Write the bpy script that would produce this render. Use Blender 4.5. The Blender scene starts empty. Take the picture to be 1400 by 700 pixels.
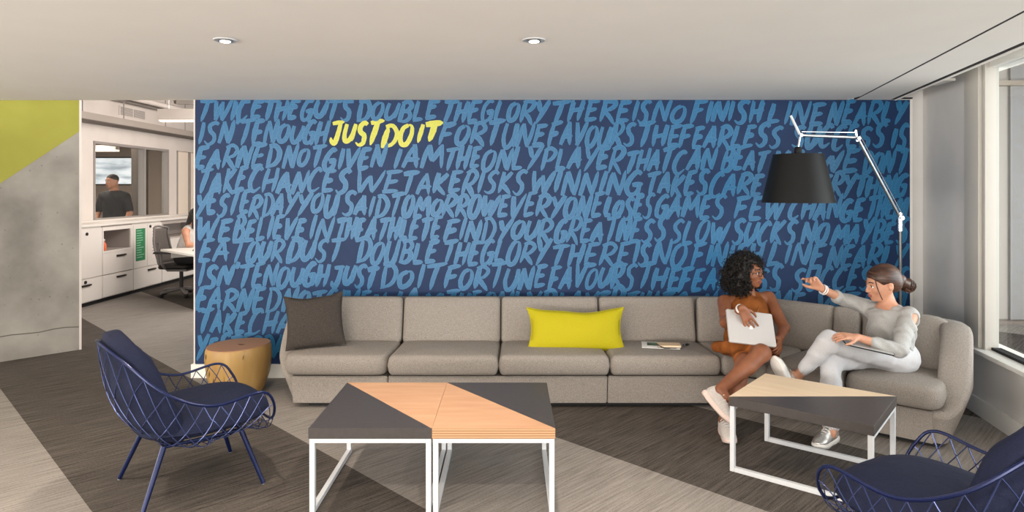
import bpy, bmesh, math, random
import numpy as np
from mathutils import Vector, Matrix
random.seed(7); np.random.seed(7)
PI = math.pi
SC = bpy.context.scene
COL = SC.collection

# ---------------------------------------------------------------- camera, sky, large lights, exposure
EYE = 1.6; F = 900.0; CX = 698.0; HY = 260.0
def P(px, py, d):
    return Vector(((px-CX)/F*d, d, EYE-(py-HY)/F*d))
cam = bpy.data.cameras.new('camera'); camo = bpy.data.objects.new('camera', cam); COL.objects.link(camo)
camo.location = (0, 0, EYE); camo.rotation_euler = (PI/2, 0, 0)
cam.sensor_width = 36.0; cam.sensor_fit = 'HORIZONTAL'; cam.lens = 36.0*F/1400
cam.shift_x = 2/1400; cam.shift_y = -90/1400; cam.clip_start = .05; cam.clip_end = 200
SC.camera = camo
W = bpy.data.worlds.new('sky'); SC.world = W; W.use_nodes = True
W.node_tree.nodes['Background'].inputs[0].default_value = (1, .97, .94, 1)
W.node_tree.nodes['Background'].inputs[1].default_value = 2.0
SC.view_settings.view_transform = 'Standard'; SC.view_settings.look = 'None'
SC.view_settings.exposure = 0.36; SC.view_settings.gamma = 1.0; SC.view_settings.use_curve_mapping = False
def area(name, loc, rot, sx, sy, power, color=(1,1,1)):
    l = bpy.data.lights.new(name, 'AREA'); l.shape = 'RECTANGLE'; l.size = sx; l.size_y = sy; l.energy = power; l.color = color
    o = bpy.data.objects.new(name, l); COL.objects.link(o); o.location = loc; o.rotation_euler = rot; return o
# daylight outside the window wall, two warm fill lamps added out of view, office tubes
area('window_daylight', (7.2, 1.0, 1.7), (0, PI/2+.12, 0), 3.6, 10.0, 440, (.90, .96, 1))
area('left_fill_light', (-8.6, 1.5, 1.2), (0, -(PI/2+.5), 0), 1.8, 7.0, 280, (1, .93, .86))  # added fill from the open left side, brightens the right-hand wall
area('rear_fill_light', (-2.4, -5.0, .95), (PI/2+1.02, 0, -.15), 9.0, 1.8, 800, (1, .93, .86))  # added low uplight behind the camera, brightens ceiling and room
area('office_light', (-3.2, 9.9, 2.8), (0, math.radians(58), 0), 1.6, 4.0, 105, (1, .90, .82))
area('meeting_room_light', (-7.9, 11.6, 2.55), (0, 0, 0), 1.5, 2.5, 60, (1, .86, .74))

# ---------------------------------------------------------------- helpers
def link(o): COL.objects.link(o); return o
def wl(o):
    v = Vector((0,0,0))
    while o is not None:
        v += o.location; o = o.parent
    return v
def tag(o, label=None, cat=None, group=None, kind=None):
    if label: o['label'] = label
    if cat: o['category'] = cat
    if group: o['group'] = group
    if kind: o['kind'] = kind
    return o
def thing(name, loc, label, cat, group=None, rz=0):
    o = bpy.data.objects.new(name, None); o.empty_display_size = .1; link(o)
    o.location = loc; o.rotation_euler = (0, 0, rz)
    return tag(o, label, cat, group)
def add(name, me, mat=None, parent=None, local=False, smooth=False, label=None):
    """me in world coordinates (the parent chain must be unrotated) or, with local, in the parent's own"""
    if mat is not None:
        me.materials.clear(); me.materials.append(mat)
    o = link(bpy.data.objects.new(name, me))
    if parent is not None:
        o.parent = parent
        if not local: o.location = -wl(parent)
    if smooth: me.polygons.foreach_set('use_smooth', [True]*len(me.polygons))
    if label: o['label'] = label
    return o
def mesh(vs, fs):
    me = bpy.data.meshes.new('m'); me.from_pydata([tuple(v) for v in vs], [], fs); me.update(); return me
def autosmooth(me, ang=35):
    me.polygons.foreach_set('use_smooth', [True]*len(me.polygons))
    try: me.set_sharp_from_angle(angle=math.radians(ang))
    except Exception: pass
    return me
def recalc(me):
    b = bmesh.new(); b.from_mesh(me); bmesh.ops.recalc_face_normals(b, faces=b.faces); b.to_mesh(me); b.free(); return me
class MB:
    def __init__(s): s.v = []; s.f = []
    def raw(s, vs, fs, M=None):
        n = len(s.v)
        s.v += [(M @ Vector(v)) if M is not None else Vector(v) for v in vs]; s.f += [tuple(i+n for i in f) for f in fs]; return s
    def box(s, a, b, M=None):
        x0,y0,z0 = a; x1,y1,z1 = b
        vs = [(x0,y0,z0),(x1,y0,z0),(x1,y1,z0),(x0,y1,z0),(x0,y0,z1),(x1,y0,z1),(x1,y1,z1),(x0,y1,z1)]
        return s.raw(vs, [(0,3,2,1),(4,5,6,7),(0,1,5,4),(1,2,6,5),(2,3,7,6),(3,0,4,7)], M)
    def prism(s, poly, z0, z1, M=None):
        n = len(poly)
        a = sum(poly[i][0]*poly[(i+1)%n][1]-poly[(i+1)%n][0]*poly[i][1] for i in range(n))
        if a < 0: poly = poly[::-1]
        vs = [(p[0],p[1],z0) for p in poly]+[(p[0],p[1],z1) for p in poly]
        return s.raw(vs, [tuple(range(n))[::-1], tuple(range(n,2*n))]+[(i,(i+1)%n,n+(i+1)%n,n+i) for i in range(n)], M)
    def tube(s, pts, r, seg=8, closed=False, M=None):
        pts = [Vector(p) for p in pts]; n = len(pts); rs = r if isinstance(r,(list,tuple)) else [r]*n
        vs = []; up = None
        for i,p in enumerate(pts):
            t = (pts[(i+1)%n]-pts[i-1]) if closed or 0<i<n-1 else (pts[1]-pts[0] if i==0 else pts[-1]-pts[-2])
            t.normalize()
            if up is None: up = t.orthogonal().normalized()
            up = (up-t*up.dot(t)); up = up.normalized() if up.length>1e-6 else t.orthogonal().normalized()
            w = t.cross(up)
            for k in range(seg):
                a = 2*PI*k/seg; vs.append(p+(up*math.cos(a)+w*math.sin(a))*rs[i])
        fs = []
        for i in range(n if closed else n-1):
            j = (i+1)%n
            for k in range(seg):
                l = (k+1)%seg; fs.append((i*seg+k, i*seg+l, j*seg+l, j*seg+k))
        if not closed: fs += [tuple(range(seg))[::-1], tuple(range((n-1)*seg, n*seg))]
        return s.raw(vs, fs, M)
    def lathe(s, prof, seg=32, c=(0,0,0), M=None):
        vs = []; n = len(prof)
        for r,z in prof:
            for k in range(seg):
                a = 2*PI*k/seg; vs.append((c[0]+r*math.cos(a), c[1]+r*math.sin(a), c[2]+z))
        fs = [(i*seg+k, i*seg+(k+1)%seg, (i+1)*seg+(k+1)%seg, (i+1)*seg+k) for i in range(n-1) for k in range(seg)]
        fs += [tuple(range(seg))[::-1], tuple(range((n-1)*seg, n*seg))]
        return s.raw(vs, fs, M)
    def build(s, name, mat, parent=None, local=False, smooth=False, bevel=0, label=None, kind=None, seg=2):
        me = mesh(s.v, s.f)
        if bevel:
            b = bmesh.new(); b.from_mesh(me)
            bmesh.ops.bevel(b, geom=list(b.edges), offset=bevel, segments=seg, profile=.6, affect='EDGES', clamp_overlap=True)
            b.to_mesh(me); b.free(); autosmooth(me, 40)
        elif smooth: autosmooth(me, 38)
        o = add(name, me, mat, parent, local)
        if label: o['label'] = label
        if kind: o['kind'] = kind
        return o
def catmull(pts, n=8, closed=False):
    pts = [Vector(p) for p in pts]; out = []; m = len(pts)
    for i in range(m if closed else m-1):
        if closed: a,b,c,d = pts[i-1],pts[i],pts[(i+1)%m],pts[(i+2)%m]
        else: a,b,c,d = pts[max(i-1,0)],pts[i],pts[i+1],pts[min(i+2,m-1)]
        for k in range(n):
            t = k/n
            out.append(.5*((2*b)+(c-a)*t+(2*a-5*b+4*c-d)*t*t+(3*b-3*c+d-a)*t**3))
    if not closed: out.append(pts[-1].copy())
    return out
def copy_tree(o, parent=None):
    c = o.copy(); COL.objects.link(c)
    if parent is not None: c.parent = parent
    for ch in list(o.children): copy_tree(ch, c)
    return c

# ---------------------------------------------------------------- materials
def mat(name, col, rough=.6, metal=0, spec=.5):
    m = bpy.data.materials.new(name); m.use_nodes = True
    b = m.node_tree.nodes['Principled BSDF']
    b.inputs['Base Color'].default_value = (*col,1); b.inputs['Roughness'].default_value = rough
    b.inputs['Metallic'].default_value = metal; b.inputs['Specular IOR Level'].default_value = spec
    return m
def srgb(r,g,b):
    return tuple((c/255/12.92 if c/255<=.04045 else ((c/255+.055)/1.055)**2.4) for c in (r,g,b))
def nd(m, t, **kw):
    n = m.node_tree.nodes.new(t)
    for k,v in kw.items():
        if k in n.inputs: n.inputs[k].default_value = v
        else: setattr(n, k, v)
    return n
def lk(m, a, b): m.node_tree.links.new(a, b)
def noisy(name, c1, c2, scale=20, rough=.7, metal=0, stretch=(1,1,1), detail=4, bump=0, bscale=None, spec=.4, lo=.35, hi=.65, coord='Object', bdist=.002):
    m = mat(name, c1, rough, metal, spec); b = m.node_tree.nodes['Principled BSDF']
    tc = nd(m,'ShaderNodeTexCoord'); mp = nd(m,'ShaderNodeMapping'); mp.inputs['Scale'].default_value = stretch
    lk(m, tc.outputs[coord], mp.inputs[0])
    n = nd(m,'ShaderNodeTexNoise', Scale=scale, Detail=detail); lk(m, mp.outputs[0], n.inputs[0])
    r = nd(m,'ShaderNodeValToRGB'); r.color_ramp.elements[0].position = lo; r.color_ramp.elements[1].position = hi
    r.color_ramp.elements[0].color = (*c1,1); r.color_ramp.elements[1].color = (*c2,1)
    lk(m, n.outputs[0], r.inputs[0]); lk(m, r.outputs[0], b.inputs['Base Color'])
    if bump:
        n2 = nd(m,'ShaderNodeTexNoise', Scale=bscale or scale, Detail=3); lk(m, mp.outputs[0], n2.inputs[0])
        bp = nd(m,'ShaderNodeBump', Strength=bump, Distance=bdist); lk(m, n2.outputs[0], bp.inputs['Height']); lk(m, bp.outputs[0], b.inputs['Normal'])
    return m
def emit(name, col, s):
    m = mat(name, col); b = m.node_tree.nodes['Principled BSDF']
    b.inputs['Emission Color'].default_value = (*col,1); b.inputs['Emission Strength'].default_value = s; return m
M = {}
M['ceiling'] = noisy('ceiling_paint', srgb(246,242,236), srgb(248,244,238), 3, .85)
M['grey_paint'] = noisy('grey_wall_paint', srgb(200,198,195), srgb(206,204,201), 3, .7)
M['white_paint'] = mat('white_trim_paint', srgb(232,230,224), .45)
M['office_paint'] = noisy('office_wall_paint', srgb(214,205,198), srgb(222,214,207), 2, .8)
M['white_metal'] = mat('white_powder_coated_steel', srgb(208,211,214), .4)
M['frame_cream'] = mat('cream_window_frame', srgb(190,186,178), .45)
M['chrome'] = mat('polished_aluminium', (.82,.83,.85), .18, 1)
M['brushed'] = noisy('brushed_aluminium', (.5,.5,.5), (.62,.62,.62), 60, .32, 1)
M['black'] = mat('black_plastic', (.012,.012,.012), .4)
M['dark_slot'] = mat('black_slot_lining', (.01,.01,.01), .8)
M['green_yellow'] = noisy('chartreuse_wall_paint', srgb(146,143,56), srgb(153,150,62), 3, .75)
M['dark_lam'] = noisy('charcoal_laminate', srgb(66,61,59), srgb(71,66,64), 40, .38)
M['navy_metal'] = mat('navy_powder_coated_steel', srgb(20,31,72), .28, .35)
M['navy_wire'] = mat('navy_wire_rod', srgb(66,76,118), .25, .5)
M['navy_fab'] = noisy('navy_cushion_fabric', srgb(17,22,42), srgb(26,32,57), 260, .85, bump=.5, bscale=11, bdist=.02, spec=.25)
M['shade_black'] = noisy('black_fabric_lampshade', (.006,.006,.006), (.010,.010,.010), 300, .5, spec=.22)
M['yellow_fab'] = noisy('yellow_cushion_fabric', srgb(172,160,5), srgb(184,172,10), 300, .8, bump=.15, bscale=300)
M['char_fab'] = noisy('charcoal_woven_fabric', srgb(40,35,32), srgb(80,72,66), 320, .9, stretch=(1,1,1), bump=.3, bscale=320)

def sofa_fabric():
    m = mat('grey_melange_wool', (.5,.5,.5), .92, 0, .2); b = m.node_tree.nodes['Principled BSDF']
    tc = nd(m,'ShaderNodeTexCoord')
    outs = []
    for st in ((140,140,700),(700,140,140),(140,700,140)):
        mp = nd(m,'ShaderNodeMapping'); mp.inputs['Scale'].default_value = st; lk(m, tc.outputs['Object'], mp.inputs[0])
        n = nd(m,'ShaderNodeTexNoise', Scale=1.0, Detail=2); lk(m, mp.outputs[0], n.inputs[0]); outs.append(n.outputs[0])
    a = nd(m,'ShaderNodeMath', operation='ADD'); lk(m, outs[0], a.inputs[0]); lk(m, outs[1], a.inputs[1])
    a2 = nd(m,'ShaderNodeMath', operation='ADD'); lk(m, a.outputs[0], a2.inputs[0]); lk(m, outs[2], a2.inputs[1])
    d = nd(m,'ShaderNodeMath', operation='DIVIDE'); lk(m, a2.outputs[0], d.inputs[0]); d.inputs[1].default_value = 3
    r = nd(m,'ShaderNodeValToRGB'); r.color_ramp.elements[0].position=.38; r.color_ramp.elements[1].position=.62
    r.color_ramp.elements[0].color=(*srgb(122,115,108),1); r.color_ramp.elements[1].color=(*srgb(168,160,152),1)
    lk(m, d.outputs[0], r.inputs[0]); lk(m, r.outputs[0], b.inputs['Base Color'])
    bp = nd(m,'ShaderNodeBump', Strength=.35, Distance=.002); lk(m, d.outputs[0], bp.inputs['Height']); lk(m, bp.outputs[0], b.inputs['Normal'])
    return m
M['sofa'] = sofa_fabric()
def carpet():
    m = mat('striped_plank_carpet', (.3,.3,.3), .95, 0, .1); b = m.node_tree.nodes['Principled BSDF']
    g = nd(m,'ShaderNodeNewGeometry'); sp = nd(m,'ShaderNodeSeparateXYZ'); lk(m, g.outputs['Position'], sp.inputs[0])
    def mt(op, a, bb=None):
        n = nd(m,'ShaderNodeMath', operation=op)
        for i,x in enumerate((a,bb)):
            if x is None: continue
            if isinstance(x,(int,float)): n.inputs[i].default_value = x
            else: lk(m, x, n.inputs[i])
        return n.outputs[0]
    s = mt('ADD', sp.outputs[0], sp.outputs[1]); df = mt('SUBTRACT', sp.outputs[0], sp.outputs[1])
    k = mt('FLOOR', mt('DIVIDE', mt('SUBTRACT', s, 1.23*.97), 1.735*.97))
    light = mt('FLOORED_MODULO', k, 2.0)
    # the light band in the foreground stops at a cross cut
    cut = mt('MULTIPLY', mt('GREATER_THAN', df, -1.92), mt('LESS_THAN', s, 4.7))
    light = mt('MULTIPLY', light, mt('SUBTRACT', 1.0, cut))
    cb = nd(m,'ShaderNodeCombineXYZ'); lk(m, mt('MULTIPLY', s, 1.3), cb.inputs[0]); lk(m, mt('MULTIPLY', df, 30.0), cb.inputs[1])
    n1 = nd(m,'ShaderNodeTexNoise', Scale=1.6, Detail=5); n1.inputs['Roughness'].default_value=.7; lk(m, cb.outputs[0], n1.inputs[0])
    cb2 = nd(m,'ShaderNodeCombineXYZ'); lk(m, mt('MULTIPLY', s, 40.0), cb2.inputs[0]); lk(m, mt('MULTIPLY', df, 160.0), cb2.inputs[1])
    n2 = nd(m,'ShaderNodeTexNoise', Scale=1.5, Detail=3); lk(m, cb2.outputs[0], n2.inputs[0])
    v = mt('ADD', mt('MULTIPLY', n1.outputs[0], .62), mt('MULTIPLY', n2.outputs[0], .38))
    rd = nd(m,'ShaderNodeValToRGB'); rl = nd(m,'ShaderNodeValToRGB')
    for r,c1,c2 in ((rd, srgb(46,42,39), srgb(108,101,95)), (rl, srgb(114,108,103), srgb(163,157,151))):
        r.color_ramp.elements[0].position=.36; r.color_ramp.elements[1].position=.64
        r.color_ramp.elements[0].color=(*c1,1); r.color_ramp.elements[1].color=(*c2,1); lk(m, v, r.inputs[0])
    mx = nd(m,'ShaderNodeMix', data_type='RGBA'); lk(m, light, mx.inputs[0]); lk(m, rd.outputs[0], mx.inputs[6]); lk(m, rl.outputs[0], mx.inputs[7])
    lk(m, mx.outputs[2], b.inputs['Base Color'])
    bp = nd(m,'ShaderNodeBump', Strength=.4, Distance=.003); lk(m, v, bp.inputs['Height']); lk(m, bp.outputs[0], b.inputs['Normal'])
    return m
M['carpet'] = carpet()
def concrete():
    m = noisy('raw_concrete', srgb(120,115,108), srgb(164,159,150), 2.2, .85, detail=8, bump=.5, bscale=25, bdist=.004, lo=.3, hi=.7)
    nt = m.node_tree; b = nt.nodes['Principled BSDF']; col = b.inputs['Base Color'].links[0].from_socket
    tc = nd(m,'ShaderNodeTexCoord'); v = nd(m,'ShaderNodeTexVoronoi', Scale=13.0); v.inputs['Randomness'].default_value = 1
    lk(m, tc.outputs['Object'], v.inputs[0])
    n = nd(m,'ShaderNodeTexNoise', Scale=5.0, Detail=3); lk(m, tc.outputs['Object'], n.inputs[0])
    th = nd(m,'ShaderNodeMath', operation='MULTIPLY'); lk(m, n.outputs[0], th.inputs[0]); th.inputs[1].default_value = .17
    lt = nd(m,'ShaderNodeMath', operation='LESS_THAN'); lk(m, v.outputs['Distance'], lt.inputs[0]); lk(m, th.outputs[0], lt.inputs[1])
    f = nd(m,'ShaderNodeMath', operation='MULTIPLY'); lk(m, lt.outputs[0], f.inputs[0]); f.inputs[1].default_value = .6
    mx = nd(m,'ShaderNodeMix', data_type='RGBA'); lk(m, f.outputs[0], mx.inputs[0]); lk(m, col, mx.inputs[6]); mx.inputs[7].default_value = (*srgb(110,105,98),1)
    lk(m, mx.outputs[2], b.inputs['Base Color']); return m
M['concrete'] = concrete()
def mural_bg():
    m = noisy('navy_mural_paint', srgb(18,42,80), srgb(23,50,90), 3, .55, spec=.3); return m
M['mural'] = mural_bg()
def brush(name, cdark, clight, crim):
    """paint laid by a flat brush: streaks along the stroke, a paler rim where the paint piled up"""
    m = mat(name, cdark, .42); b = m.node_tree.nodes['Principled BSDF']
    uv = nd(m,'ShaderNodeUVMap'); mp = nd(m,'ShaderNodeMapping'); mp.inputs['Scale'].default_value = (9,14,1); lk(m, uv.outputs[0], mp.inputs[0])
    n = nd(m,'ShaderNodeTexNoise', Scale=1.0, Detail=4); lk(m, mp.outputs[0], n.inputs[0])
    r = nd(m,'ShaderNodeValToRGB'); r.color_ramp.elements[0].position=.3; r.color_ramp.elements[1].position=.7
    r.color_ramp.elements[0].color=(*cdark,1); r.color_ramp.elements[1].color=(*clight,1); lk(m, n.outputs[0], r.inputs[0])
    sp = nd(m,'ShaderNodeSeparateXYZ'); lk(m, uv.outputs[0], sp.inputs[0])
    a = nd(m,'ShaderNodeMath', operation='SUBTRACT'); lk(m, sp.outputs[0], a.inputs[0]); a.inputs[1].default_value=.5
    c = nd(m,'ShaderNodeMath', operation='ABSOLUTE'); lk(m, a.outputs[0], c.inputs[0])
    rr = nd(m,'ShaderNodeMapRange'); rr.inputs[1].default_value=.30; rr.inputs[2].default_value=.46; rr.inputs[4].default_value=.35; lk(m, c.outputs[0], rr.inputs[0])
    mx = nd(m,'ShaderNodeMix', data_type='RGBA'); lk(m, rr.outputs[0], mx.inputs[0]); lk(m, r.outputs[0], mx.inputs[6]); mx.inputs[7].default_value=(*crim,1)
    lk(m, mx.outputs[2], b.inputs['Base Color']); return m
M['blue_brush'] = brush('blue_brush_paint', srgb(22,88,134), srgb(38,114,160), srgb(62,136,178))
M['yellow_brush'] = brush('yellow_brush_paint', srgb(188,188,56), srgb(208,208,84), srgb(214,214,104))
def plywood(edge=False):
    m = noisy('birch_plywood', srgb(190,146,112), srgb(202,159,125), 2.5, .5, stretch=(1,9,1), detail=5, lo=.3, hi=.7)
    if edge:
        m.name = 'plywood_edge'; b = m.node_tree.nodes['Principled BSDF']
        tc = nd(m,'ShaderNodeTexCoord'); w = nd(m,'ShaderNodeTexWave', bands_direction='Z'); w.inputs['Scale'].default_value = 26
        w.inputs['Distortion'].default_value = .6; lk(m, tc.outputs['Object'], w.inputs[0])
        r = nd(m,'ShaderNodeValToRGB'); r.color_ramp.elements[0].color=(*srgb(152,110,74),1); r.color_ramp.elements[1].color=(*srgb(200,160,122),1)
        lk(m, w.outputs[0], r.inputs[0]); lk(m, r.outputs[0], b.inputs['Base Color'])
    return m
M['ply'] = plywood(); M['ply_edge'] = plywood(True)
M['ply_pale'] = noisy('pale_birch_plywood', srgb(222,196,164), srgb(232,208,178), 2.5, .5, stretch=(1,9,1), detail=5, lo=.3, hi=.7)
M['log'] = noisy('polished_log_side', srgb(156,120,66), srgb(184,150,94), 3, .42, stretch=(3,3,.5), detail=6, lo=.3, hi=.7)
def log_end():
    m = mat('log_end_grain', (.5,.3,.15), .45); b = m.node_tree.nodes['Principled BSDF']
    tc = nd(m,'ShaderNodeTexCoord'); w = nd(m,'ShaderNodeTexWave', wave_type='RINGS', rings_direction='Z'); w.inputs['Scale'].default_value=22; w.inputs['Distortion'].default_value=2.5
    w.inputs['Detail Scale'].default_value = .6
    lk(m, tc.outputs['Object'], w.inputs[0])
    r = nd(m,'ShaderNodeValToRGB'); r.color_ramp.elements[0].color=(*srgb(158,113,76),1); r.color_ramp.elements[1].color=(*srgb(170,124,84),1)
    lk(m, w.outputs[0], r.inputs[0]); lk(m, r.outputs[0], b.inputs['Base Color']); return m
M['log_end'] = log_end()
def glass():
    m = mat('window_glass', (1,1,1), .02); b = m.node_tree.nodes['Principled BSDF']
    nt = m.node_tree; out = [n for n in nt.nodes if n.type=='OUTPUT_MATERIAL'][0]
    tr = nd(m,'ShaderNodeBsdfTransparent'); tr.inputs[0].default_value=(.94,.96,.96,1); gl = nd(m,'ShaderNodeBsdfGlossy'); gl.inputs['Roughness'].default_value=.02
    lw = nd(m,"ShaderNodeLayerWeight"); pw = nd(m,"ShaderNodeMath", operation="POWER"); lk(m, lw.outputs["Facing"], pw.inputs[0]); pw.inputs[1].default_value = 4.0; fr = nd(m,"ShaderNodeMath", operation="MULTIPLY_ADD"); lk(m, pw.outputs[0], fr.inputs[0]); fr.inputs[1].default_value = .5; fr.inputs[2].default_value = .03
    mx = nd(m,'ShaderNodeMixShader'); lk(m, fr.outputs[0], mx.inputs[0]); lk(m, tr.outputs[0], mx.inputs[1]); lk(m, gl.outputs[0], mx.inputs[2]); lk(m, mx.outputs[0], out.inputs[0])
    return m
M['glass'] = glass()

# ---------------------------------------------------------------- the room
def S(o): o['kind'] = 'structure'; return o
CH = EYE+123.5/F*5.625          # ceiling height
WY = 5.625                       # face of the mural wall
S(MB().box((-12,-6,-.1),(6,18,0)).build('floor', M['carpet']))
# window wall runs at a slight angle; local frame: s along it (towards the camera), n outwards
W0 = Vector((3.525, 5.625, 0)); wu = Vector((-.196,-.981,0)).normalized(); wn = Vector((.981,-.196,0)).normalized()
MW = Matrix(((wu.x, wn.x, 0, W0.x),(wu.y, wn.y, 0, W0.y),(0,0,1,0),(0,0,0,1)))
def Wp(s, n): p = W0+wu*s+wn*n; return (p.x, p.y)
# dropped ceiling with two black slots, open to a curtain pocket along the window
sl = lambda y, x0: x0-.26*(5.41-y)   # slot line direction
DH = .22
def strip(name, x0a, x0b, z0, z1, m, y0=-6.0, y1=WY):
    return MB().prism([(sl(y0,x0a),y0),(sl(y0,x0b),y0),(sl(y1,x0b),y1),(sl(y1,x0a),y1)], z0, z1).build(name, m)
XA, XB = 2.885, 3.215            # first slot, second slot (where they meet the mural wall)
ceil = S(MB().prism([(-12,-6),(sl(-6,XA-.008),-6),(sl(5.4,XA-.008),5.4),(sl(5.4,XA-.008),WY+.02),(-12,WY+.02)], CH, CH+DH).build('ceiling', M['ceiling']))
for nm,a,b,z0,z1,m in (('ceiling_strip', XA+.012, XB-.028, CH, CH+DH, M['ceiling']), ('slot_lining', XA-.008, XA+.012, CH+.002, CH+.06, M['dark_slot']), ('slot_lining', XB-.028, XB+.012, CH+.002, CH+.05, M['dark_slot'])):
    o = strip(nm, a, b, z0, z1, m); o.parent = ceil
o = MB().prism([(sl(-6,XB+.012),-6),(sl(-6,XB+.03),-6),(sl(WY,XB+.03),WY),(sl(WY,XB+.012),WY)], CH-.005, CH+DH).build('slot_lip', M['ceiling'], ceil)
PH = 2.50
o = MB().prism([(sl(-6,XB+.03),-6),Wp(11.9,.3),Wp(-.1,.3),(sl(WY,XB+.03),WY+.05)], PH, PH+.1).build('pocket_ceiling', M['ceiling'], ceil)
o = MB().box((sl(5.3,XB)+.03,WY-.05,CH+.004),(sl(5.3,XB)+.22,WY-.015,CH+.014)).build('slot_end', M['dark_slot'], ceil)
o = MB().prism([(3.05,4.97),(3.36,4.97),(3.36,5.2),(3.05,5.2)], CH+.055,CH+.075).build('curtain_track_end', M['white_paint'], ceil)
# slab over lounge edge is also the upper wall above the office opening
# mural wall
XL, XR = -2.694, 3.4125
wall_back = S(MB().box((XL,WY,0.0),(XR,WY+.16,CH)).build('wall_back', M['mural']))
S(MB().box((XL-.03,WY-.016,0),(XR,WY+.175,.115)).build('baseboard_back', M['white_paint']))
S(MB().box((XL-.012,WY-.004,.115),(XL-.0005,WY+.165,CH)).build('trim_1', M['office_paint']))
S(MB().box((XR,WY-.004,.0),(XR+.02,WY+.165,CH)).build('trim_2', M['white_paint']))
S(MB().box((XR+.02,WY+.02,0),(3.66,WY+.18,2.6)).build('wall_corner', M['grey_paint']))
# concrete wall with the chartreuse diagonal
ca = Vector((-5.615,5.175,0)); cb_ = Vector((-4.325,6.60,0)); cu = (cb_-ca).normalized(); cn = Vector((-cu.y,cu.x,0)); L = (cb_-ca).length
MC = Matrix(((cu.x,cn.x,0,ca.x),(cu.y,cn.y,0,ca.y),(0,0,1,0),(0,0,0,1)))
def cwp(px,py):                  # point of the wall plane seen at a pixel, in wall coordinates (s, z)
    r = (px-CX)/F; # ca.x+cu.x s = r (ca.y+cu.y s)
    s = (r*ca.y-ca.x)/(cu.x-r*cu.y); y = ca.y+cu.y*s
    return s, EYE-(py-HY)/F*y
wl_left = S(MB().box((-1.6,0,0),(L,.2,3.3),MC).build('wall_left', M['concrete']))
s0,z0 = cwp(0,251); s1,z1 = cwp(108,180); sl_ = (z1-z0)/(s1-s0)
mb=MB(); pz=[(-1.6+i*.11, .235+.006*math.sin(i*1.9)+.004*math.sin(i*5.1)) for i in range(int((L+1.6)/.11)+1)]
for (sa,za),(sb,zb_) in zip(pz,pz[1:]): mb.raw([(sa,-.003,za-.004),(sb,-.003,zb_-.004),(sb,-.003,zb_+.005),(sa,-.003,za+.005),(sa,.002,za-.004),(sb,.002,zb_-.004),(sb,.002,zb_+.005),(sa,.002,za+.005)],[(0,1,2,3),(3,2,6,7),(1,0,4,5)],MC)
mb.build('pour_joint', mat('dark_concrete_joint',srgb(98,92,84),.9), wl_left)
ys = [(-1.6, z0+sl_*(-1.6-s0)), (L, z0+sl_*(L-s0)), (L,3.3), (-1.6,3.3)]
vs = [MC @ Vector((s,-.002,z)) for s,z in ys]+[MC @ Vector((s,.001,z)) for s,z in ys]
add('painted_diagonal', mesh(vs, [(0,1,2,3),(7,6,5,4),(0,4,5,1),(1,5,6,2),(2,6,7,3),(3,7,4,0)]), M['green_yellow'], wl_left)
S(MB().box((L,-.004,0),(L+.02,.2,3.3),MC).build('trim_3', M['office_paint']))
# window wall: plinth, baseboard, sill, posts, glass, head
S(MB().box((0,0,0),(11.5,.2,.455),MW).build('wall_right', M['grey_paint']))
S(MB().box((0,0,.455),(.775,.12,2.6),MW).build('wall_right_pier', M['grey_paint']))
S(MB().box((0,-.018,0),(11.5,0,.125),MW).build('baseboard_right', M['white_paint'],bevel=.004))
S(MB().box((.74,-.06,.452),(11.5,.2,.482),MW).build('trim_4', M['white_paint'],bevel=.004))
win = S(MB().box((1.035,.07,.482),(11.5,.085,2.46),MW).build('window_1', M['glass']))
MB().box((.775,-.02,.482),(.985,.09,2.5),MW).build('window_frame', M['frame_cream'], win, bevel=.004)
MB().box((.985,.03,.482),(.997,.085,2.5),MW).build('frame_gasket', M['dark_slot'], win)
MB().box((.997,.0,.482),(1.035,.088,2.5),MW).build('window_frame', M['frame_cream'], win, bevel=.003)
MB().box((1.035,.04,.482),(11.5,.1,.50),MW).build('frame_gasket', M['dark_slot'], win)
MB().box((1.0,.03,2.46),(11.5,.16,2.52),MW).build('window_head', M['white_paint'], win)
for s in (3.2,5.4,7.6,9.8): MB().box((s,-.01,.482),(s+.08,.16,2.5),MW).build('mullion', M['frame_cream'], win, bevel=.004)
# outside: a pale return wall with a metal trim rail high up and a handrail low down
OW=mat('pale_facade_render', srgb(170,163,156), .8)
fac = S(MB().box((3.9,8.0,-1),(11,8.2,6)).build('wall_facade', OW))
MB().box((6.05,7.965,-1),(11,8.0,6)).build('facade_panel', mat('facade_panel_grey', srgb(148,145,143), .6), fac)
MB().box((3.9,7.90,2.86),(11,8.0,2.92)).build('facade_rail', mat('bronze_metal_trim', srgb(150,138,124), .5), fac)
MB().box((3.9,7.85,-.01),(11,7.99,.035)).build('facade_rail', mat('bronze_metal', srgb(118,106,98), .5), fac)
S(MB().box((3.4,-6,-.9),(11,8.0,-.7)).build('balcony_floor', mat('pale_balcony_concrete', srgb(205,200,194), .8)))
S(MB().box((3.9,4.6,3.1),(11,8.2,3.3)).build('sky_block_slab', mat('pale_block_slab', srgb(205,200,194), .8)))  # unseen slab added to block sky light from the facade

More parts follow.
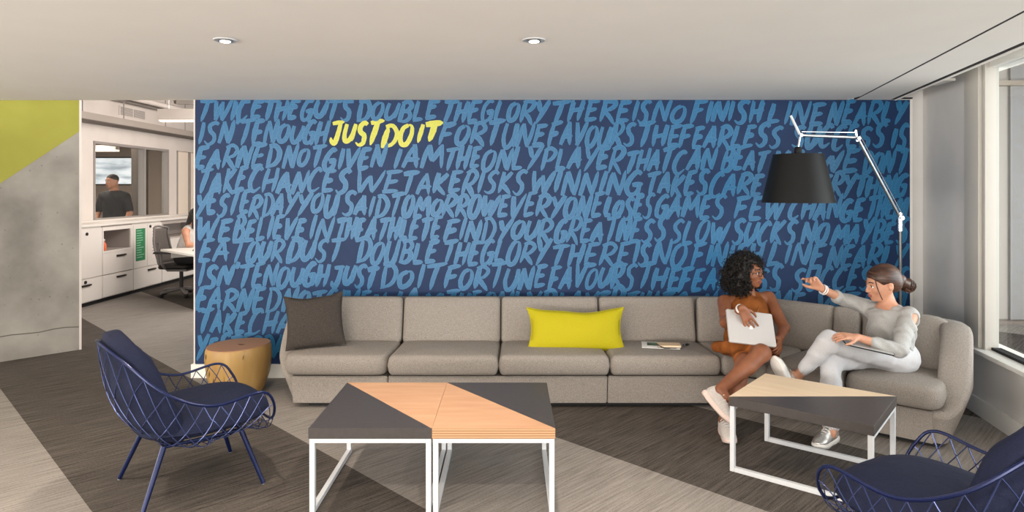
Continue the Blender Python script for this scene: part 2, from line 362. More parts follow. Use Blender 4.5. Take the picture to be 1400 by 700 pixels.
# downlights
RING = [(.040,.012),(.046,-.004),(.058,-.006),(.062,0),(.055,.001)]
def downlight(x, y, label, group=None):
    t = thing('recessed_downlight', (x,y,CH), label, 'ceiling light', group)
    mb = MB(); seg=28
    pr = [(.036,-.001),(.040,-.004),(.056,-.006),(.060,-.001)]
    mb.lathe(pr, seg); mb.build('trim_ring', M['white_metal'], t, local=True, smooth=True)
    MB().lathe([(.0355,-.0035),(.0375,-.0105)],seg).build('baffle', M['brushed'], t, local=True)
    MB().lathe([(.001,-.0135),(.020,-.0135),(.026,-.0115)],20).build('lamp', emit('downlight_lamp',(1,.9,.76),14), t, local=True)
    l = bpy.data.lights.new('downlight_beam','SPOT'); l.energy = 84; l.color=(1,.85,.70); l.spot_size=math.radians(112); l.spot_blend=.7; l.shadow_soft_size=.045
    lo = link(bpy.data.objects.new('downlight_beam', l)); lo.location=(x,y,CH-.02)
    return t
downlight(-1.508*.97, 3.376, 'left recessed round ceiling downlight, above the navy chair at left')
downlight(.124*.97, 3.376, 'middle recessed round ceiling downlight, above the joined coffee tables')
for x,y in ((-3.1,1.4),(-1.46,1.4),(.12,1.4),(1.7,1.4),(-3.1,3.376),(-1.46,-.6),(.12,-.6)):
    l = bpy.data.lights.new('downlight_beam','SPOT'); l.energy = 75; l.color=(1,.85,.70); l.spot_size=math.radians(120); l.spot_blend=.7; l.shadow_soft_size=.05
    lo = link(bpy.data.objects.new('downlight_beam', l)); lo.location=(x,y,CH-.02)

# ---------------------------------------------------------------- mural lettering: brush strokes
G = {
'A':['p0,0 .5,1','p.48,1 .85,-.02','p.05,.34 .98,.4'],
'B':['p.14,0 .2,1','s.05,.93 .5,1.02 .82,.82 .62,.58 .2,.5','s.2,.5 .7,.5 .9,.25 .6,.02 .02,.02'],
'C':['s.85,.85 .62,1 .28,.8 .08,.38 .2,.05 .5,-.02 .88,.16'],
'D':['p.2,-.05 .24,.98','s.02,.98 .55,1 .95,.62 .75,.14 .08,-.04'],
'E':['p.22,.98 .1,.02','p.05,.94 .92,1.02','p.14,.5 .8,.58','p.02,.02 .95,.1'],
'F':['p.26,.98 .1,-.05','p.05,.92 1,1.04','p.14,.46 .82,.56'],
'G':['s.82,.9 .55,1 .22,.76 .08,.35 .25,.02 .6,.05 .8,.42','p.4,.42 1,.5','p.84,.48 .76,-.08'],
'H':['p.16,1 .06,-.05','p.88,1.03 .72,-.02','p.02,.42 1,.55'],
'I':['p.6,1 .35,0'],
'J':['p.0,.92 1.02,1.03','s.66,.98 .62,.4 .42,.02 .1,.08 .02,.26'],
'K':['p.22,1 .1,-.02','p.86,1 .16,.42','s.2,.46 .55,.2 .98,-.08'],
'L':['p.24,1 .08,.02','p.0,.02 .9,.1'],
'M':['p.02,-.02 .2,1','p.2,1 .46,.3','p.46,.3 .82,1.02','p.82,1.02 .95,-.02'],
'N':['p.05,-.03 .16,1','p.16,1 .76,0','p.76,0 .92,1.1'],
'O':['s.52,.96 .2,.78 .08,.35 .28,.02 .64,.08 .84,.5 .76,.88 .48,.97'],
'P':['p.2,.98 .06,-.03','s.02,.92 .5,1.04 .9,.82 .65,.52 .16,.42'],
'R':['p.2,.98 .06,-.03','s.02,.92 .5,1.04 .88,.82 .65,.54 .16,.46','s.2,.46 .6,.22 1.04,-.12'],
'S':['s.9,.9 .6,1.02 .26,.84 .34,.6 .7,.4 .72,.1 .38,-.02 .04,.12'],
'T':['p-.06,.92 1.1,1.04','p.58,.98 .36,-.06'],
'U':['s.16,1 .06,.4 .26,.0 .6,.08 .84,.55 .92,1','p.92,1 .84,.0'],
'V':['p.06,1 .36,0','p.36,0 .98,1.08'],
'W':['p.04,1 .22,0','p.22,0 .52,.8','p.52,.8 .66,.0','p.66,.0 1.04,1.06'],
'X':['p0,1 .9,0','p.95,1 .05,0'],
'Y':['p.04,1 .42,.48','s1,1.06 .62,.55 .2,-.08'],
"'":['p.6,1.1 .4,.8'],
}
WID = {'I':.42,'M':1.3,'W':1.3,"'":.3,'E':.88,'L':.85}
def pl(spec):
    pts = [tuple(float(c) for c in q.split(',')) for q in spec[1:].split(' ')]
    return [Vector((a,b,0)) for a,b in pts], spec[0]=='s'
KZ = [0]
class Ink:
    def __init__(s): s.v=[]; s.f=[]; s.uv=[]
    def stroke(s, pts, w):
        n=len(pts); base=len(s.v); KZ[0]=(KZ[0]+1)%60; y = WY-.0006-KZ[0]*.00006
        acc=0; w0 = random.uniform(.8,1.1); 
        for i,p in enumerate(pts):
            t=(pts[min(i+1,n-1)]-pts[max(i-1,0)]); t.normalize(); nn=Vector((-t.y,t.x,0))
            if i: acc+=(pts[i]-pts[i-1]).length
            q=i/(n-1); ww = w*w0*(.82+.3*math.sin(PI*min(1,q*1.15)))*(1 if q<.8 else 1-.7*(q-.8)/.2)
            for side in (-1,1):
                a=p+nn*side*ww*.5*random.uniform(.93,1.07); s.v.append((a.x,y-i*.000004,a.y)); s.uv.append(((side+1)/2, acc*4+base*.13))
        for i in range(n-1):
            a=base+2*i; s.f.append((a,a+1,a+3,a+2))
    def build(s,name,m,parent,label=None):
        # rounded brush ends come from the taper; faces look towards the room
        fs=[]
        for f in s.f:
            a,b,c=[Vector(s.v[i]) for i in f[:3]]
            fs.append(f if (b-a).cross(c-a).y<0 else f[::-1])
        me=mesh(s.v,fs); uvl=me.uv_layers.new(name='UVMap')
        for lp in me.loops: uvl.data[lp.index].uv=s.uv[lp.vertex_index]
        return add(name,me,m,parent,label=label)
def word(ink, txt, xa, xb, ytop, ybot, wpx=6.0, slant=.2):
    k = WY/F; units=sum(WID.get(c,1.0) for c in txt); gap=.1
    tot=units+gap*(len(txt)-1); u=(xb-xa)/tot; x=xa
    H=(ybot-ytop)
    for c in txt:
        w=u*WID.get(c,1.0); hy=random.uniform(-.10,.08); hs=random.uniform(.95,1.18); small=c in 'OU' and random.random()<.5
        if small: hs*=.8; hy+=.1
        sx=slant+random.uniform(-.04,.05)
        for spec in G[c]:
            pts,sm=pl(spec)
            pts=[Vector((p.x*.98+random.uniform(-.03,.03), p.y*hs+hy+random.uniform(-.03,.03),0)) for p in pts]
            q=[]
            for p in pts:
                X=x+p.x*w+(p.y-.5)*sx*H; Y=ybot-p.y*H
                q.append(Vector(((X-CX)*k, EYE-(Y-HY)*k,0)))
            if sm: q=catmull(q,6)
            else:
                m_=(q[0]+q[1])/2; d=q[1]-q[0]; m_+=Vector((-d.y,d.x,0))*random.uniform(-.03,.03); q=catmull([q[0],m_,q[1]],5)
            # keep strokes on the wall face
            q=[Vector((min(max(p.x,XL+.018),XR-.018),min(p.y,CH-.012),0)) for p in q]
            ink.stroke(q, wpx*k*random.uniform(.88,1.12))
        x+=w+gap*u
ROWS = [
 [('TWICE',273,360),('THE',361,409),('GUTS',413,483),('DOUBLE',489,599),('THE',606,657),('GLORY',659,750),('THERE',755,863),('IS',866,889),('NO',895,940),('FINISH',946,1044),('LINE',1051,1129),('NEARLY',1134,1240)],
 [("ISN'T",272,345),('ENOUGH',347,450),('FORTUNE',602,748),('FAVOURS',751,869),('THE',872,932),('FEARLESS',930,1070),('SUCCESS',1084,1211),('IS',1220,1241)],
 [('EARNED',269,383),('NOT',389,443),('GIVEN',444,527),('I',539,550),('AM',553,607),('THE',609,658),('ONLY',660,739),('PLAYER',742,853),('THAT',857,920),('CAN',922,979),('BEAT',988,1050),('ME',1056,1100),('WE',1118,1176),("DON'T",1181,1241)],
 [('TAKE',273,337),('CHANCES',341,479),('WE',487,549),('TAKE',551,632),('RISKS',635,720),('WINNING',726,879),('TAKES',885,969),('CARE',972,1044),('OF',1052,1086),('EVERYTHING',1093,1241)],
 [('YESTERDAY',269,405),('YOU',407,462),('SAID',469,531),('TOMORROW',534,680),('EVERYONE',682,825),('LOSES',828,893),('GAMES',897,992),('FEW',1004,1072),('CHANGE',1080,1183),('THEM',1186,1241)],
 [('WE',270,319),('BELIEVE',321,419),('IN',424,456),('THE',460,499),('ATHLETE',502,603),('FIND',609,677),('YOUR',681,755),('GREATNESS',760,912),('SLOW',917,995),('SUCKS',1002,1090),('NO',1098,1134),('MAYBES',1140,1241)],
 [('EAT',274,337),('OUR',339,388),('DUST',394,468),('DOUBLE',489,599),('THE',606,657),('GLORY',659,750),('THERE',755,863),('IS',866,889),('NO',895,940),('FINISH',946,1044),('LINE',1051,1129),('NEARLY',1134,1240)],
 [("ISN'T",272,345),('ENOUGH',347,450),('JUST',455,516),('DO',521,567),('IT',571,606),('FORTUNE',609,748),('FAVOURS',751,869),('THE',872,932),('FEARLESS',930,1070),('SUCCESS',1084,1211),('IS',1220,1241)],
]
ROWS += [ROWS[2], ROWS[3], ROWS[4]]
TOPS = [137,170,203,236,268,301,332,365,399,431,464]
for r,row in enumerate(ROWS):
    ink=Ink()
    for t,a,b in row:
        if r>=9 and a>480: continue          # behind the sofa back
        dy = 7*((a+b)/2-270)/970; dy -= 2
        word(ink,t,a,b,TOPS[r]+dy-.5,TOPS[r]+dy+27.5)
    ink.build('mural_lettering', M['blue_brush'], wall_back)
ink=Ink()
word(ink,'JUST',453,520,171,197,6.4); word(ink,'DO',524,566,171,199,6.6); word(ink,'IT',571,602,170,194,6.6)
ink.build('mural_slogan', M['yellow_brush'], wall_back, label='yellow brush lettering')

# ---------------------------------------------------------------- cushions and sofa
def round_poly(poly, r, seg=5):
    """poly CCW, round every corner"""
    n=len(poly); out=[]
    poly=[Vector((p[0],p[1],0)) for p in poly]
    for i in range(n):
        a,b,c=poly[i-1],poly[i],poly[(i+1)%n]; rr=r[i] if isinstance(r,(list,tuple)) else r
        d1=(a-b); d2=(c-b); l=min(rr,d1.length*.48,d2.length*.48); p0=b+d1.normalized()*l; p1=b+d2.normalized()*l
        for k in range(seg+1):
            t=k/seg; out.append(p0*(1-t)**2+b*2*t*(1-t)+p1*t*t)
    return out
def subdiv_ring(ring, maxl=.08):
    out=[]; n=len(ring)
    for i in range(n):
        a,b=ring[i],ring[(i+1)%n]; k=max(1,int((b-a).length/maxl))
        for j in range(k): out.append(a.lerp(b,j/k))
    return out
def pillow_prism(poly, z0, z1, rc=.05, edge=.04, crown=.012, bulge=.006, Mx=None, warp=None):
    a = sum(poly[i][0]*poly[(i+1)%len(poly)][1]-poly[(i+1)%len(poly)][0]*poly[i][1] for i in range(len(poly)))
    if a<0: poly=poly[::-1]
    ring=subdiv_ring(round_poly(poly,rc)); n=len(ring)
    nor=[]
    for i in range(n):
        t=(ring[(i+1)%n]-ring[i-1]).normalized(); nor.append(Vector((t.y,-t.x,0)))
    c=sum(ring,Vector())/n
    vs=[]; rings=0
    prof=[]
    for k in range(5): th=PI/2*k/4; prof.append((edge*(1-math.sin(th)), z0+edge*(1-math.cos(th))))
    prof.append((-bulge,(z0+z1)/2))
    for k in range(5): th=PI/2*k/4; prof.append((edge*(1-math.cos(th)), z1-edge*(1-math.sin(th))))
    def ringat(ins,z,sc=1):
        for i in range(n):
            p=ring[i]-nor[i]*ins; p=c+(p-c)*sc; vs.append(Vector((p.x,p.y,z)))
    for sc in (.2,.6): ringat(edge, z0-crown*.2*(1-sc), sc)
    for ins,z in prof: ringat(ins,z)
    for sc in (.93,.8,.6,.4,.2): ringat(edge, z1+crown*(1-sc**2.2), sc)
    m=len(vs)//n
    fs=[(i*n+k,i*n+(k+1)%n,(i+1)*n+(k+1)%n,(i+1)*n+k) for i in range(m-1) for k in range(n)]
    fs+=[tuple(range(n))[::-1],tuple(range((m-1)*n,m*n))]
    if warp: vs=[warp(v) for v in vs]
    if Mx is not None: vs=[Mx@v for v in vs]
    me=mesh(vs,fs); autosmooth(me,50); return me
ang=math.radians(-40); sd=Vector((math.cos(ang),math.sin(ang),0)); sn=Vector((-math.sin(ang),math.cos(ang),0))
PV=Vector((1.65,4.78,0)); TE=1.36
A_=lambda t,n: (PV+sd*t+sn*n)
def A2(t,n): p=A_(t,n); return (p.x,p.y)
sofa=thing('sectional_sofa',(0,5.2,0),'long grey upholstered sectional sofa curving round the corner in front of the mural','sofa')
# shell: back and arms in one sweep
path=[(-1.54,4.80),(-1.66,4.815),(-1.735,4.93),(-1.765,5.1),(-1.74,5.3),(-1.62,5.5),(-1.42,5.585),(-.8,5.59),(.2,5.59),(1.2,5.59),(1.75,5.58)]
path+=[A2(.12,.78),A2(.5,.795),A2(.9,.795),A2(1.12,.785),A2(1.27,.72),A2(1.345,.58),A2(1.37,.4),A2(1.37,.2),A2(1.35,.08),A2(1.28,.0),A2(1.18,-.01)]
pc=catmull([(a,b,0) for a,b in path],6); N=len(pc)
cum=[0]
for i in range(1,N): cum.append(cum[-1]+(pc[i]-pc[i-1]).length)
TOT=cum[-1]
def hgt(s):
    e=min(s,(TOT-s))
    q=max(0,min(1,(e-.10)/.62)); q=q*q*(3-2*q); return .245+(.705-.245)*q
tap=lambda z: .115*max(0,1-z/.34)**1.1
vs=[]
for i,p in enumerate(pc):
    t=(pc[min(i+1,N-1)]-pc[max(i-1,0)]).normalized(); inn=Vector((t.y,-t.x,0))   # travelling clockwise: room side is on the right hand
    h=hgt(cum[i]); e=min(cum[i],TOT-cum[i]); th=.10+.05*min(1,e/.3)
    sec=[(tap(z),z) for z in (.035,.05,.11,.17,min(.24,h-.045))]
    zt=h-.04; z4=sec[-1][1]
    for f_ in (.35,.7,1.0): z=z4+(zt-z4)*f_; sec.append((tap(z),z))
    o4=sec[-1][0]
    sec+=[(o4+.008,h-.016),(o4+.028,h),(th+.0,h),(th+.022,h-.016),(th+.03,h-.045),(th+.03,.20),(th+.03,.05)]
    for o_,z in sec: vs.append(p+inn*o_+Vector((0,0,z)))
K=15
fs=[(i*K+k,i*K+(k+1)%K,(i+1)*K+(k+1)%K,(i+1)*K+k) for i in range(N-1) for k in range(K)]+[tuple(range(K))[::-1],tuple(range((N-1)*K,N*K))]
me=recalc(mesh(vs,fs)); autosmooth(me,60); add('outer_shell',me,M['sofa'],sofa)
# base panels
def base(poly,front_idx,nm='base_panel'):
    """prism whose front edge pulls in towards the floor"""
    ring=[Vector((a,b,0)) for a,b in poly]; c=sum(ring,Vector())/len(ring)
    lo=[]
    for i,p in enumerate(ring): lo.append(p+front_idx[i])
    n=len(ring); vs=[v+Vector((0,0,.035)) for v in lo]+[v+Vector((0,0,.242)) for v in ring]
    fs=[tuple(range(n))[::-1],tuple(range(n,2*n))]+[(i,(i+1)%n,n+(i+1)%n,n+i) for i in range(n)]
    me=recalc(mesh(vs,fs)); b=bmesh.new(); b.from_mesh(me); bmesh.ops.bevel(b,geom=list(b.edges),offset=.006,segments=2,affect='EDGES'); b.to_mesh(me); b.free(); autosmooth(me,40)
    add(nm,me,M['sofa'],sofa)
fy=Vector((0,.035,0)); z_=Vector((0,0,0)); fa=sn*.035; FY=4.80
base([(-1.60,FY),(-.899,FY),(-.899,5.42),(-1.60,5.42)],[fy,fy,z_,z_])
base([(-.893,FY),(.707,FY),(.707,5.42),(-.893,5.42)],[fy,fy,z_,z_])
q=A2(.0,.02); q2=A2(.35,.6)
base([(.713,FY),(q[0]-.01,FY),(1.9,5.42),(.713,5.42)],[fy,fy,z_,z_])
base([A2(.0,.02),A2(1.2,.02),A2(1.2,.68),A2(.28,.68)],[fa,fa,z_,z_])
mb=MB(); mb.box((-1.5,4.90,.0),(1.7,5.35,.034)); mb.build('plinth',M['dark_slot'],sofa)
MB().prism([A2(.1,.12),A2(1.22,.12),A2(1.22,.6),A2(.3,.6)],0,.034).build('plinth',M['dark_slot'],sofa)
# seats
SZ0,SZ1=.250,.398; FR=4.765; BK=5.33
g=.004
seats=[([(-1.655,FR+.01),(-.897-g,FR),(-.865-g,BK),(-1.655,BK)],.10),
 ([(-.897+g,FR),(-.088-g,FR),(-.078-g,BK),(-.865+g,BK)],.045),
 ([(-.088+g,FR),(.724-g,FR),(.712-g,BK),(-.078+g,BK)],.045),
 ([(.724+g,FR),(1.535-g,FR),(1.49-g,BK),(.712+g,BK)],.045),
 ([(1.535+g,FR),A2(.03,.0)[0:2],A2(.2,.0),A2(.30,.55),A2(.05,.62),(1.49+g,BK)],.04),
 ([A2(.2+g,-.02),A2(.70-g,-.02),A2(.70-g,.55),A2(.30+g,.55)],.045),
 ([A2(.70+g,-.02),A2(1.25,-.02),A2(1.25,.55),A2(.70+g,.55)],.11)]
for poly,rc in seats:
    add('seat_cushion',pillow_prism(poly,SZ0,SZ1,rc,.042,.012,.008),M['sofa'],sofa)
# backs: prisms standing on the seat, leaning back
def back_cushion(pa,pb,nrm,zt=.742,rc=.06,wt=0,th=.15,zb=.385,corner=None):
    pa=Vector((*pa,0)); pb=Vector((*pb,0)); u=(pb-pa); Lc=u.length; u.normalize(); nrm=nrm.normalized(); lean=.28
    v=(Vector((0,0,1))+nrm*lean).normalized(); w=-(u.cross(v)); 
    if w.dot(nrm)>0: w=-w
    # local: x along u, y up along v, z towards the sitter (w)
    Mx=Matrix(((u.x,v.x,w.x,pa.x),(u.y,v.y,w.y,pa.y),(u.z,v.z,w.z,zb),(0,0,0,1)))
    H=(zt-zb)/v.z
    poly=[(g,0),(Lc-g,0),(Lc-g-wt,H),(g+wt*0,H)]
    me=pillow_prism(poly,-th,0,corner or rc,.035,.012,.004,Mx=Mx); recalc(me)
    add('back_cushion',me,M['sofa'],sofa)
Y=Vector((0,1,0)); by=5.235
for a,b,cr in ((-1.60,-.868,[.05,.05,.05,.16]),(-.868,-.078,.04),(-.078,.712,.04),(.712,1.49,.04)):
    back_cushion((a,by),(b,by),Y,corner=cr)
back_cushion((1.49,by),A2(.02,.56),Y+sn*.4,corner=.04)
back_cushion(A2(-.02,.55),A2(.49,.50),sn,corner=.04)
back_cushion(A2(.49,.50),A2(.685,.49),sn,corner=[.04,.04,.12,.04])
back_cushion(A2(.69,.49),A2(1.26,.47),sn,corner=[.05,.06,.16,.08],zt=.75)

def pillow(name,c,w,h,t,M3,m,label,cat,sag=.06,seed=1):
    """throw pillow: pinched edges, pointed corners; x across, y up, z thick"""
    rnd=random.Random(seed); nx,ny=26,20; vs=[]; idx={}
    ph=[rnd.uniform(0,6) for _ in range(6)]
    for sgn in (1,-1):
        for i in range(nx+1):
            for j in range(ny+1):
                u=2*i/nx-1; v=2*j/ny-1
                ed=(i in(0,nx)) or (j in (0,ny))
                if sgn==-1 and ed: idx[(sgn,i,j)]=idx[(1,i,j)]; continue
                T=t/2*((1-u*u)*(1-v*v))**.42*(1+.06*math.sin(5*u+ph[0]+2*v)*math.cos(4*v+ph[1]))
                x=u*w/2*(1-.10*(1-v*v)); y=v*h/2*(1-.12*(1-u*u)*(1.0 if v>0 else .3))-sag*.0
                if v>0: y-=sag*(1-u*u)*v*h*.5*(1+.35*math.cos(5*u+ph[2]))
                idx[(sgn,i,j)]=len(vs); vs.append(M3@Vector((x,y,sgn*T))+Vector(c))
    fs=[]
    for i in range(nx):
        for j in range(ny):
            fs.append((idx[1,i,j],idx[1,i+1,j],idx[1,i+1,j+1],idx[1,i,j+1])); fs.append((idx[-1,i,j+1],idx[-1,i+1,j+1],idx[-1,i+1,j],idx[-1,i,j]))
    me=mesh(vs,fs); autosmooth(me,80)
    root=thing(name,Vector(c)-Vector((0,0,h/2)),label,cat)
    add('cover',me,m,root)
    ed=[vs[idx[1,i,0]] for i in range(nx)]+[vs[idx[1,nx,j]] for j in range(ny)]+[vs[idx[1,nx-i,ny]] for i in range(nx)]+[vs[idx[1,0,ny-j]] for j in range(ny)]
    MB().tube(ed,.0028,5,closed=True).build('seam_piping',m,root,smooth=True)
def R3(rx,ry,rz): return Matrix.Rotation(rz,3,'Z')@Matrix.Rotation(ry,3,'Y')@Matrix.Rotation(rx,3,'X')
pillow('throw_pillow',(-1.495,5.03,.605),.44,.41,.12,R3(PI/2-.30,-0.06,.25),M['char_fab'],'square charcoal woven throw pillow leaning in the left corner of the sofa','cushion',seed=3)
pillow('lumbar_pillow',(.50,5.055,.535),.755,.33,.15,R3(PI/2-.24,0,0),M['yellow_fab'],'long bright yellow lumbar pillow leaning on the sofa back','cushion',sag=.13,seed=5)

# reading matter on the seat
zs=.412
t=thing('magazine',P(900,474,5.1).to_2d().to_3d()+Vector((0,0,zs)),'open white magazine lying flat on the sofa seat under a small notebook','magazine')
c=Vector((1.17,5.04,0))
def flat(cx,cy,w,d,a,z0,z1): 
    ca_,sa=math.cos(a),math.sin(a); return [(cx+x*ca_-y*sa,cy+x*sa+y*ca_) for x,y in ((-w/2,-d/2),(w/2,-d/2),(w/2,d/2),(-w/2,d/2))]
MB().prism(flat(1.145,5.03,.28,.20,-.18,0,0),zs,zs+.004).build('pages',mat('white_paper',srgb(235,233,230),.6),t,bevel=.001)
MB().prism(flat(1.145,5.055,.19,.10,-.18,0,0),zs+.0041,zs+.0048).build('printed_photo',noisy('magazine_print',srgb(20,22,20),srgb(80,120,90),14,.5),t)
t=thing('notebook',(1.19,5.0,zs+.0048),'small black covered notebook with cream pages on the magazine','notebook')
MB().prism(flat(1.20,4.985,.17,.10,-.1,0,0),zs+.005,zs+.008).build('back_cover',M['black'],t)
MB().prism(flat(1.20,4.985,.164,.094,-.1,0,0),zs+.008,zs+.020).build('pages',mat('cream_pages',srgb(236,218,188),.7),t)
MB().prism(flat(1.20,4.985,.17,.10,-.1,0,0),zs+.020,zs+.023).build('front_cover',mat('tan_notebook_cover',srgb(224,196,160),.6),t)
MB().tube([(1.11,4.975,zs+.024),(1.115,4.93,zs+.022),(1.15,4.925,zs+.006),(1.24,4.918,zs+.006)],.004,6).build('elastic_band',M['black'],t,smooth=True)
for i,(x,y,a) in enumerate(((1.318,5.02,1.3),(1.355,5.035,.8))):
    t=thing('lip_balm',(x,y,zs),('black capped lip balm lying nearer the magazine on the seat','black capped lip balm lying nearer the woman in brown')[i],'lip balm')
    d=Vector((math.cos(a),math.sin(a),0))*.02; z=Vector((0,0,zs+.009)); p=Vector((x,y,0))+z
    MB().tube([p-d,p+d*.1],.009,10).build('tube',M['black'],t,smooth=True); MB().tube([p+d*.1,p+d],.0075,10).build('cap',M['brushed'],t,smooth=True)

# ---------------------------------------------------------------- log side table
t=thing('stump_side_table',(-2.16,5.22,0),'round side table made from a solid honey-coloured log section beside the sofa','side table')
prof=[(.175,0),(.19,.02),(.235,.15),(.25,.27),(.246,.345),(.238,.372)]
mb=MB(); mb.lathe(prof,48); mb.v=[v*1 for v in mb.v]
mb.v=[Vector((v.x*(1+.02*math.sin(3*math.atan2(v.y,v.x))),v.y*(1+.02*math.sin(3*math.atan2(v.y,v.x))),v.z+(v.x*.035 if v.z>.3 else 0))) for v in mb.v]
mb.build('log_body',M['log'],t,local=True,smooth=True)
mb=MB(); mb.lathe([(.239,.372),(.236,.378),(.1,.379),(.002,.379)],48)
mb.v=[Vector((v.x*(1+.02*math.sin(3*math.atan2(v.y,v.x))),v.y*(1+.02*math.sin(3*math.atan2(v.y,v.x))),v.z+v.x*.035)) for v in mb.v]
mb.build('top_face',M['log_end'],t,local=True,smooth=True)
for a,z,h in ((-2.2,.17,.05),(-2.35,.30,.04),(-1.05,.31,.035),(-1.6,.13,.22),(-2.0,.12,.05)):
    r=.2505 if z>.2 else .243
    pts=[(r*math.cos(a+.01*k),r*math.sin(a+.01*k),z+h*k/3) for k in range(4)]
    MB().tube(pts,[.001,.003 if h<.1 else .0012,.003 if h<.1 else .0012,.001],6).build('bark_crack',mat('dark_crack',srgb(92,58,28),.8),t,local=True)
MB().tube([(.0,-.01,.381),(.03,-.03,.382),(.07,-.035,.385)],[.001,.004,.001],6).build('bark_crack',mat('dark_crack_top',srgb(70,45,30),.8),t,local=True)

# ---------------------------------------------------------------- coffee table modules
def table(origin, ax, ay, w, d, ht, style, label, group=None):
    """origin: near corner on the floor, ax along width, ay along depth"""
    t=thing('coffee_table',origin,label,'coffee table',group,rz=math.atan2(ax.y,ax.x))
    tb=ht-.052; e=.0015
    def tri(pts,nm,m,me_=None,lab=None):
        b=MB().prism(pts,tb,ht); o=b.build(nm,m,t,local=True,bevel=.0008,seg=1)
        if lab: o['label']=lab
        if me_:
            o.data.materials.append(me_)
            for p in o.data.polygons:
                if abs(p.normal.z)<.5: p.material_index=1
        return o
    c00,c10,c11,c01=(0,0),(w,0),(w,d),(0,d)
    if style=='left': A,B=[c00,c10,c01],[c10,c11,c01]      # dark at near left, plywood at far right
    elif style=='right': B,A=[c00,c10,c01],[c10,c11,c01]
    else: A,B=[c00,c10,c11],[c00,c11,c01]
    tri(A,'dark_panel',M['dark_lam'],None,'charcoal laminate half of the top')
    tri(B,'plywood_panel',M['ply_pale'] if style=='angled' else M['ply'],M['ply_edge'],'bare birch plywood half of the top')
    s=.026; H=tb-.0005; i_=.004
    x0,x1,y0,y1=i_,w-i_-s,i_,d-i_-s
    for x in (x0,x1):
        for y in (y0,y1): MB().box((x,y,0),(x+s,y+s,H)).build('leg',M['white_metal'],t,local=True,bevel=.0015,seg=1)
    if style!='angled':     # side runners on the floor, rails under the short ends
        for x in (x0,x1): MB().box((x,y0+s,0),(x+s,y1,s)).build('floor_runner',M['white_metal'],t,local=True,bevel=.0015,seg=1)
        for y in (y0,y1): MB().box((x0+s,y,H-s*.85),(x1,y+s,H)).build('top_rail',M['white_metal'],t,local=True,bevel=.0015,seg=1)
    else:
        for y in (y0,y1): MB().box((x0+s,y,0),(x1,y+s,s)).build('floor_runner',M['white_metal'],t,local=True,bevel=.0015,seg=1)
        for x in (x0,x1): MB().box((x,y0+s,H-s*.85),(x+s,y1,H)).build('top_rail',M['white_metal'],t,local=True,bevel=.0015,seg=1)
    return t
HT=.424
X1=Vector((1,0,0)); Y1=Vector((0,1,0))
table((-.9988,3.25,0),X1,Y1,.610,.776,HT,'left','left coffee table of the joined pair, charcoal near corner, white frame')
table((-.3876,3.25,0),X1,Y1,.609,.776,HT,'right','right coffee table of the joined pair, plywood near corner, white frame')
a=Vector((1.813-1.244,3.283-3.753,0)); wA=a.length; a.normalize()
table((1.244,3.753,0),a,None,wA,.615,HT,'angled','separate coffee table in front of the seated women, pale plywood and charcoal top')

# ---------------------------------------------------------------- floor lamp
t=thing('floor_lamp',(2.99,5.05,0),'tall aluminium articulated floor lamp with a large black cone shade over the sofa','lamp')
MB().lathe([(.15,0),(.155,.006),(.15,.014),(.02,.018)],40).build('base',M['brushed'],t,local=True,smooth=True)
J1=P(1231,298,5.05); E1=P(1172,188,4.94); H1=P(1094,185,4.82)
MB().tube([(2.99,5.05,.015),(2.99,5.05,J1.z-.02)],.0125,12).build('pole',mat('dark_anodised_pole',(.10,.10,.10),.3,.9),t,smooth=True)
MB().tube([(2.99,5.05,J1.z-.1),(2.99,5.05,J1.z+.04)],.018,12).build('joint',M['chrome'],t,smooth=True)
off=Vector((.018,0,.012))
MB().tube([J1,E1],.0115,10).build('arm',M['brushed'],t,smooth=True); MB().tube([J1+off*1.2,E1+off*1.2],.003,6).build('tension_rod',M['chrome'],t,smooth=True)
MB().tube([E1,H1],.0115,10).build('arm',M['brushed'],t,smooth=True); MB().tube([E1+Vector((0,0,.038)),H1+Vector((.01,0,.026))],.0028,6).build('tension_rod',M['chrome'],t,smooth=True)
MB().tube([E1-Vector((0,0,.03)),E1+Vector((-.012,0,.055))],.010,10).build('joint',M['chrome'],t,smooth=True)
MB().tube([E1+Vector((0,-.03,-.008)),E1+Vector((0,.03,-.008))],.013,12).build('joint_disc',M['chrome'],t,smooth=True)
MB().tube([J1+Vector((.0,-.03,0)),J1+Vector((0,.03,0))],.015,12).build('joint_disc',M['chrome'],t,smooth=True)
MB().tube([H1+Vector((0,-.025,0)),H1+Vector((0,.025,0))],.013,12).build('joint_disc',M['chrome'],t,smooth=True)
MB().tube([H1,P(1081,158,4.82)],[.010,.0085],10).build('handle_tube',M['white_metal'],t,smooth=True)
SX,SY=P(1091,240,4.82).x,4.82; zb=P(0,277,4.82).z; ztp=P(0,211,4.82).z
MB().tube([H1,(SX,SY,ztp+.05)],.007,8).build('stem',M['chrome'],t,smooth=True)
MB().lathe([(.022,-.01),(.026,0),(.026,.035),(.02,.05),(.008,.052)],20,(SX,SY,ztp+.004)).build('socket',M['shade_black'],t,smooth=True)
mb=MB(); seg=56; rb,rt=.252,.172; th=.004
pr=[(rt,ztp),(rb,zb),(rb-th,zb),(rt-th,ztp)]; vs=[]
for r,z in pr:
    for k in range(seg): a_=2*PI*k/seg; vs.append((SX+r*math.cos(a_),SY+r*math.sin(a_),z))
fs=[(i*seg+k,((i+1)%4)*seg+k,((i+1)%4)*seg+(k+1)%seg,i*seg+(k+1)%seg) for i in range(4) for k in range(seg)]
me=recalc(mesh(vs,fs)); autosmooth(me,40); add('lamp_shade',me,M['shade_black'],t)
mb=MB().lathe([(.03,-.004),(rt-.003,-.004),(rt-.003,-.001),(.03,-.001)],48,(SX,SY,ztp)); mb.build('shade_top',M['shade_black'],t,smooth=True)
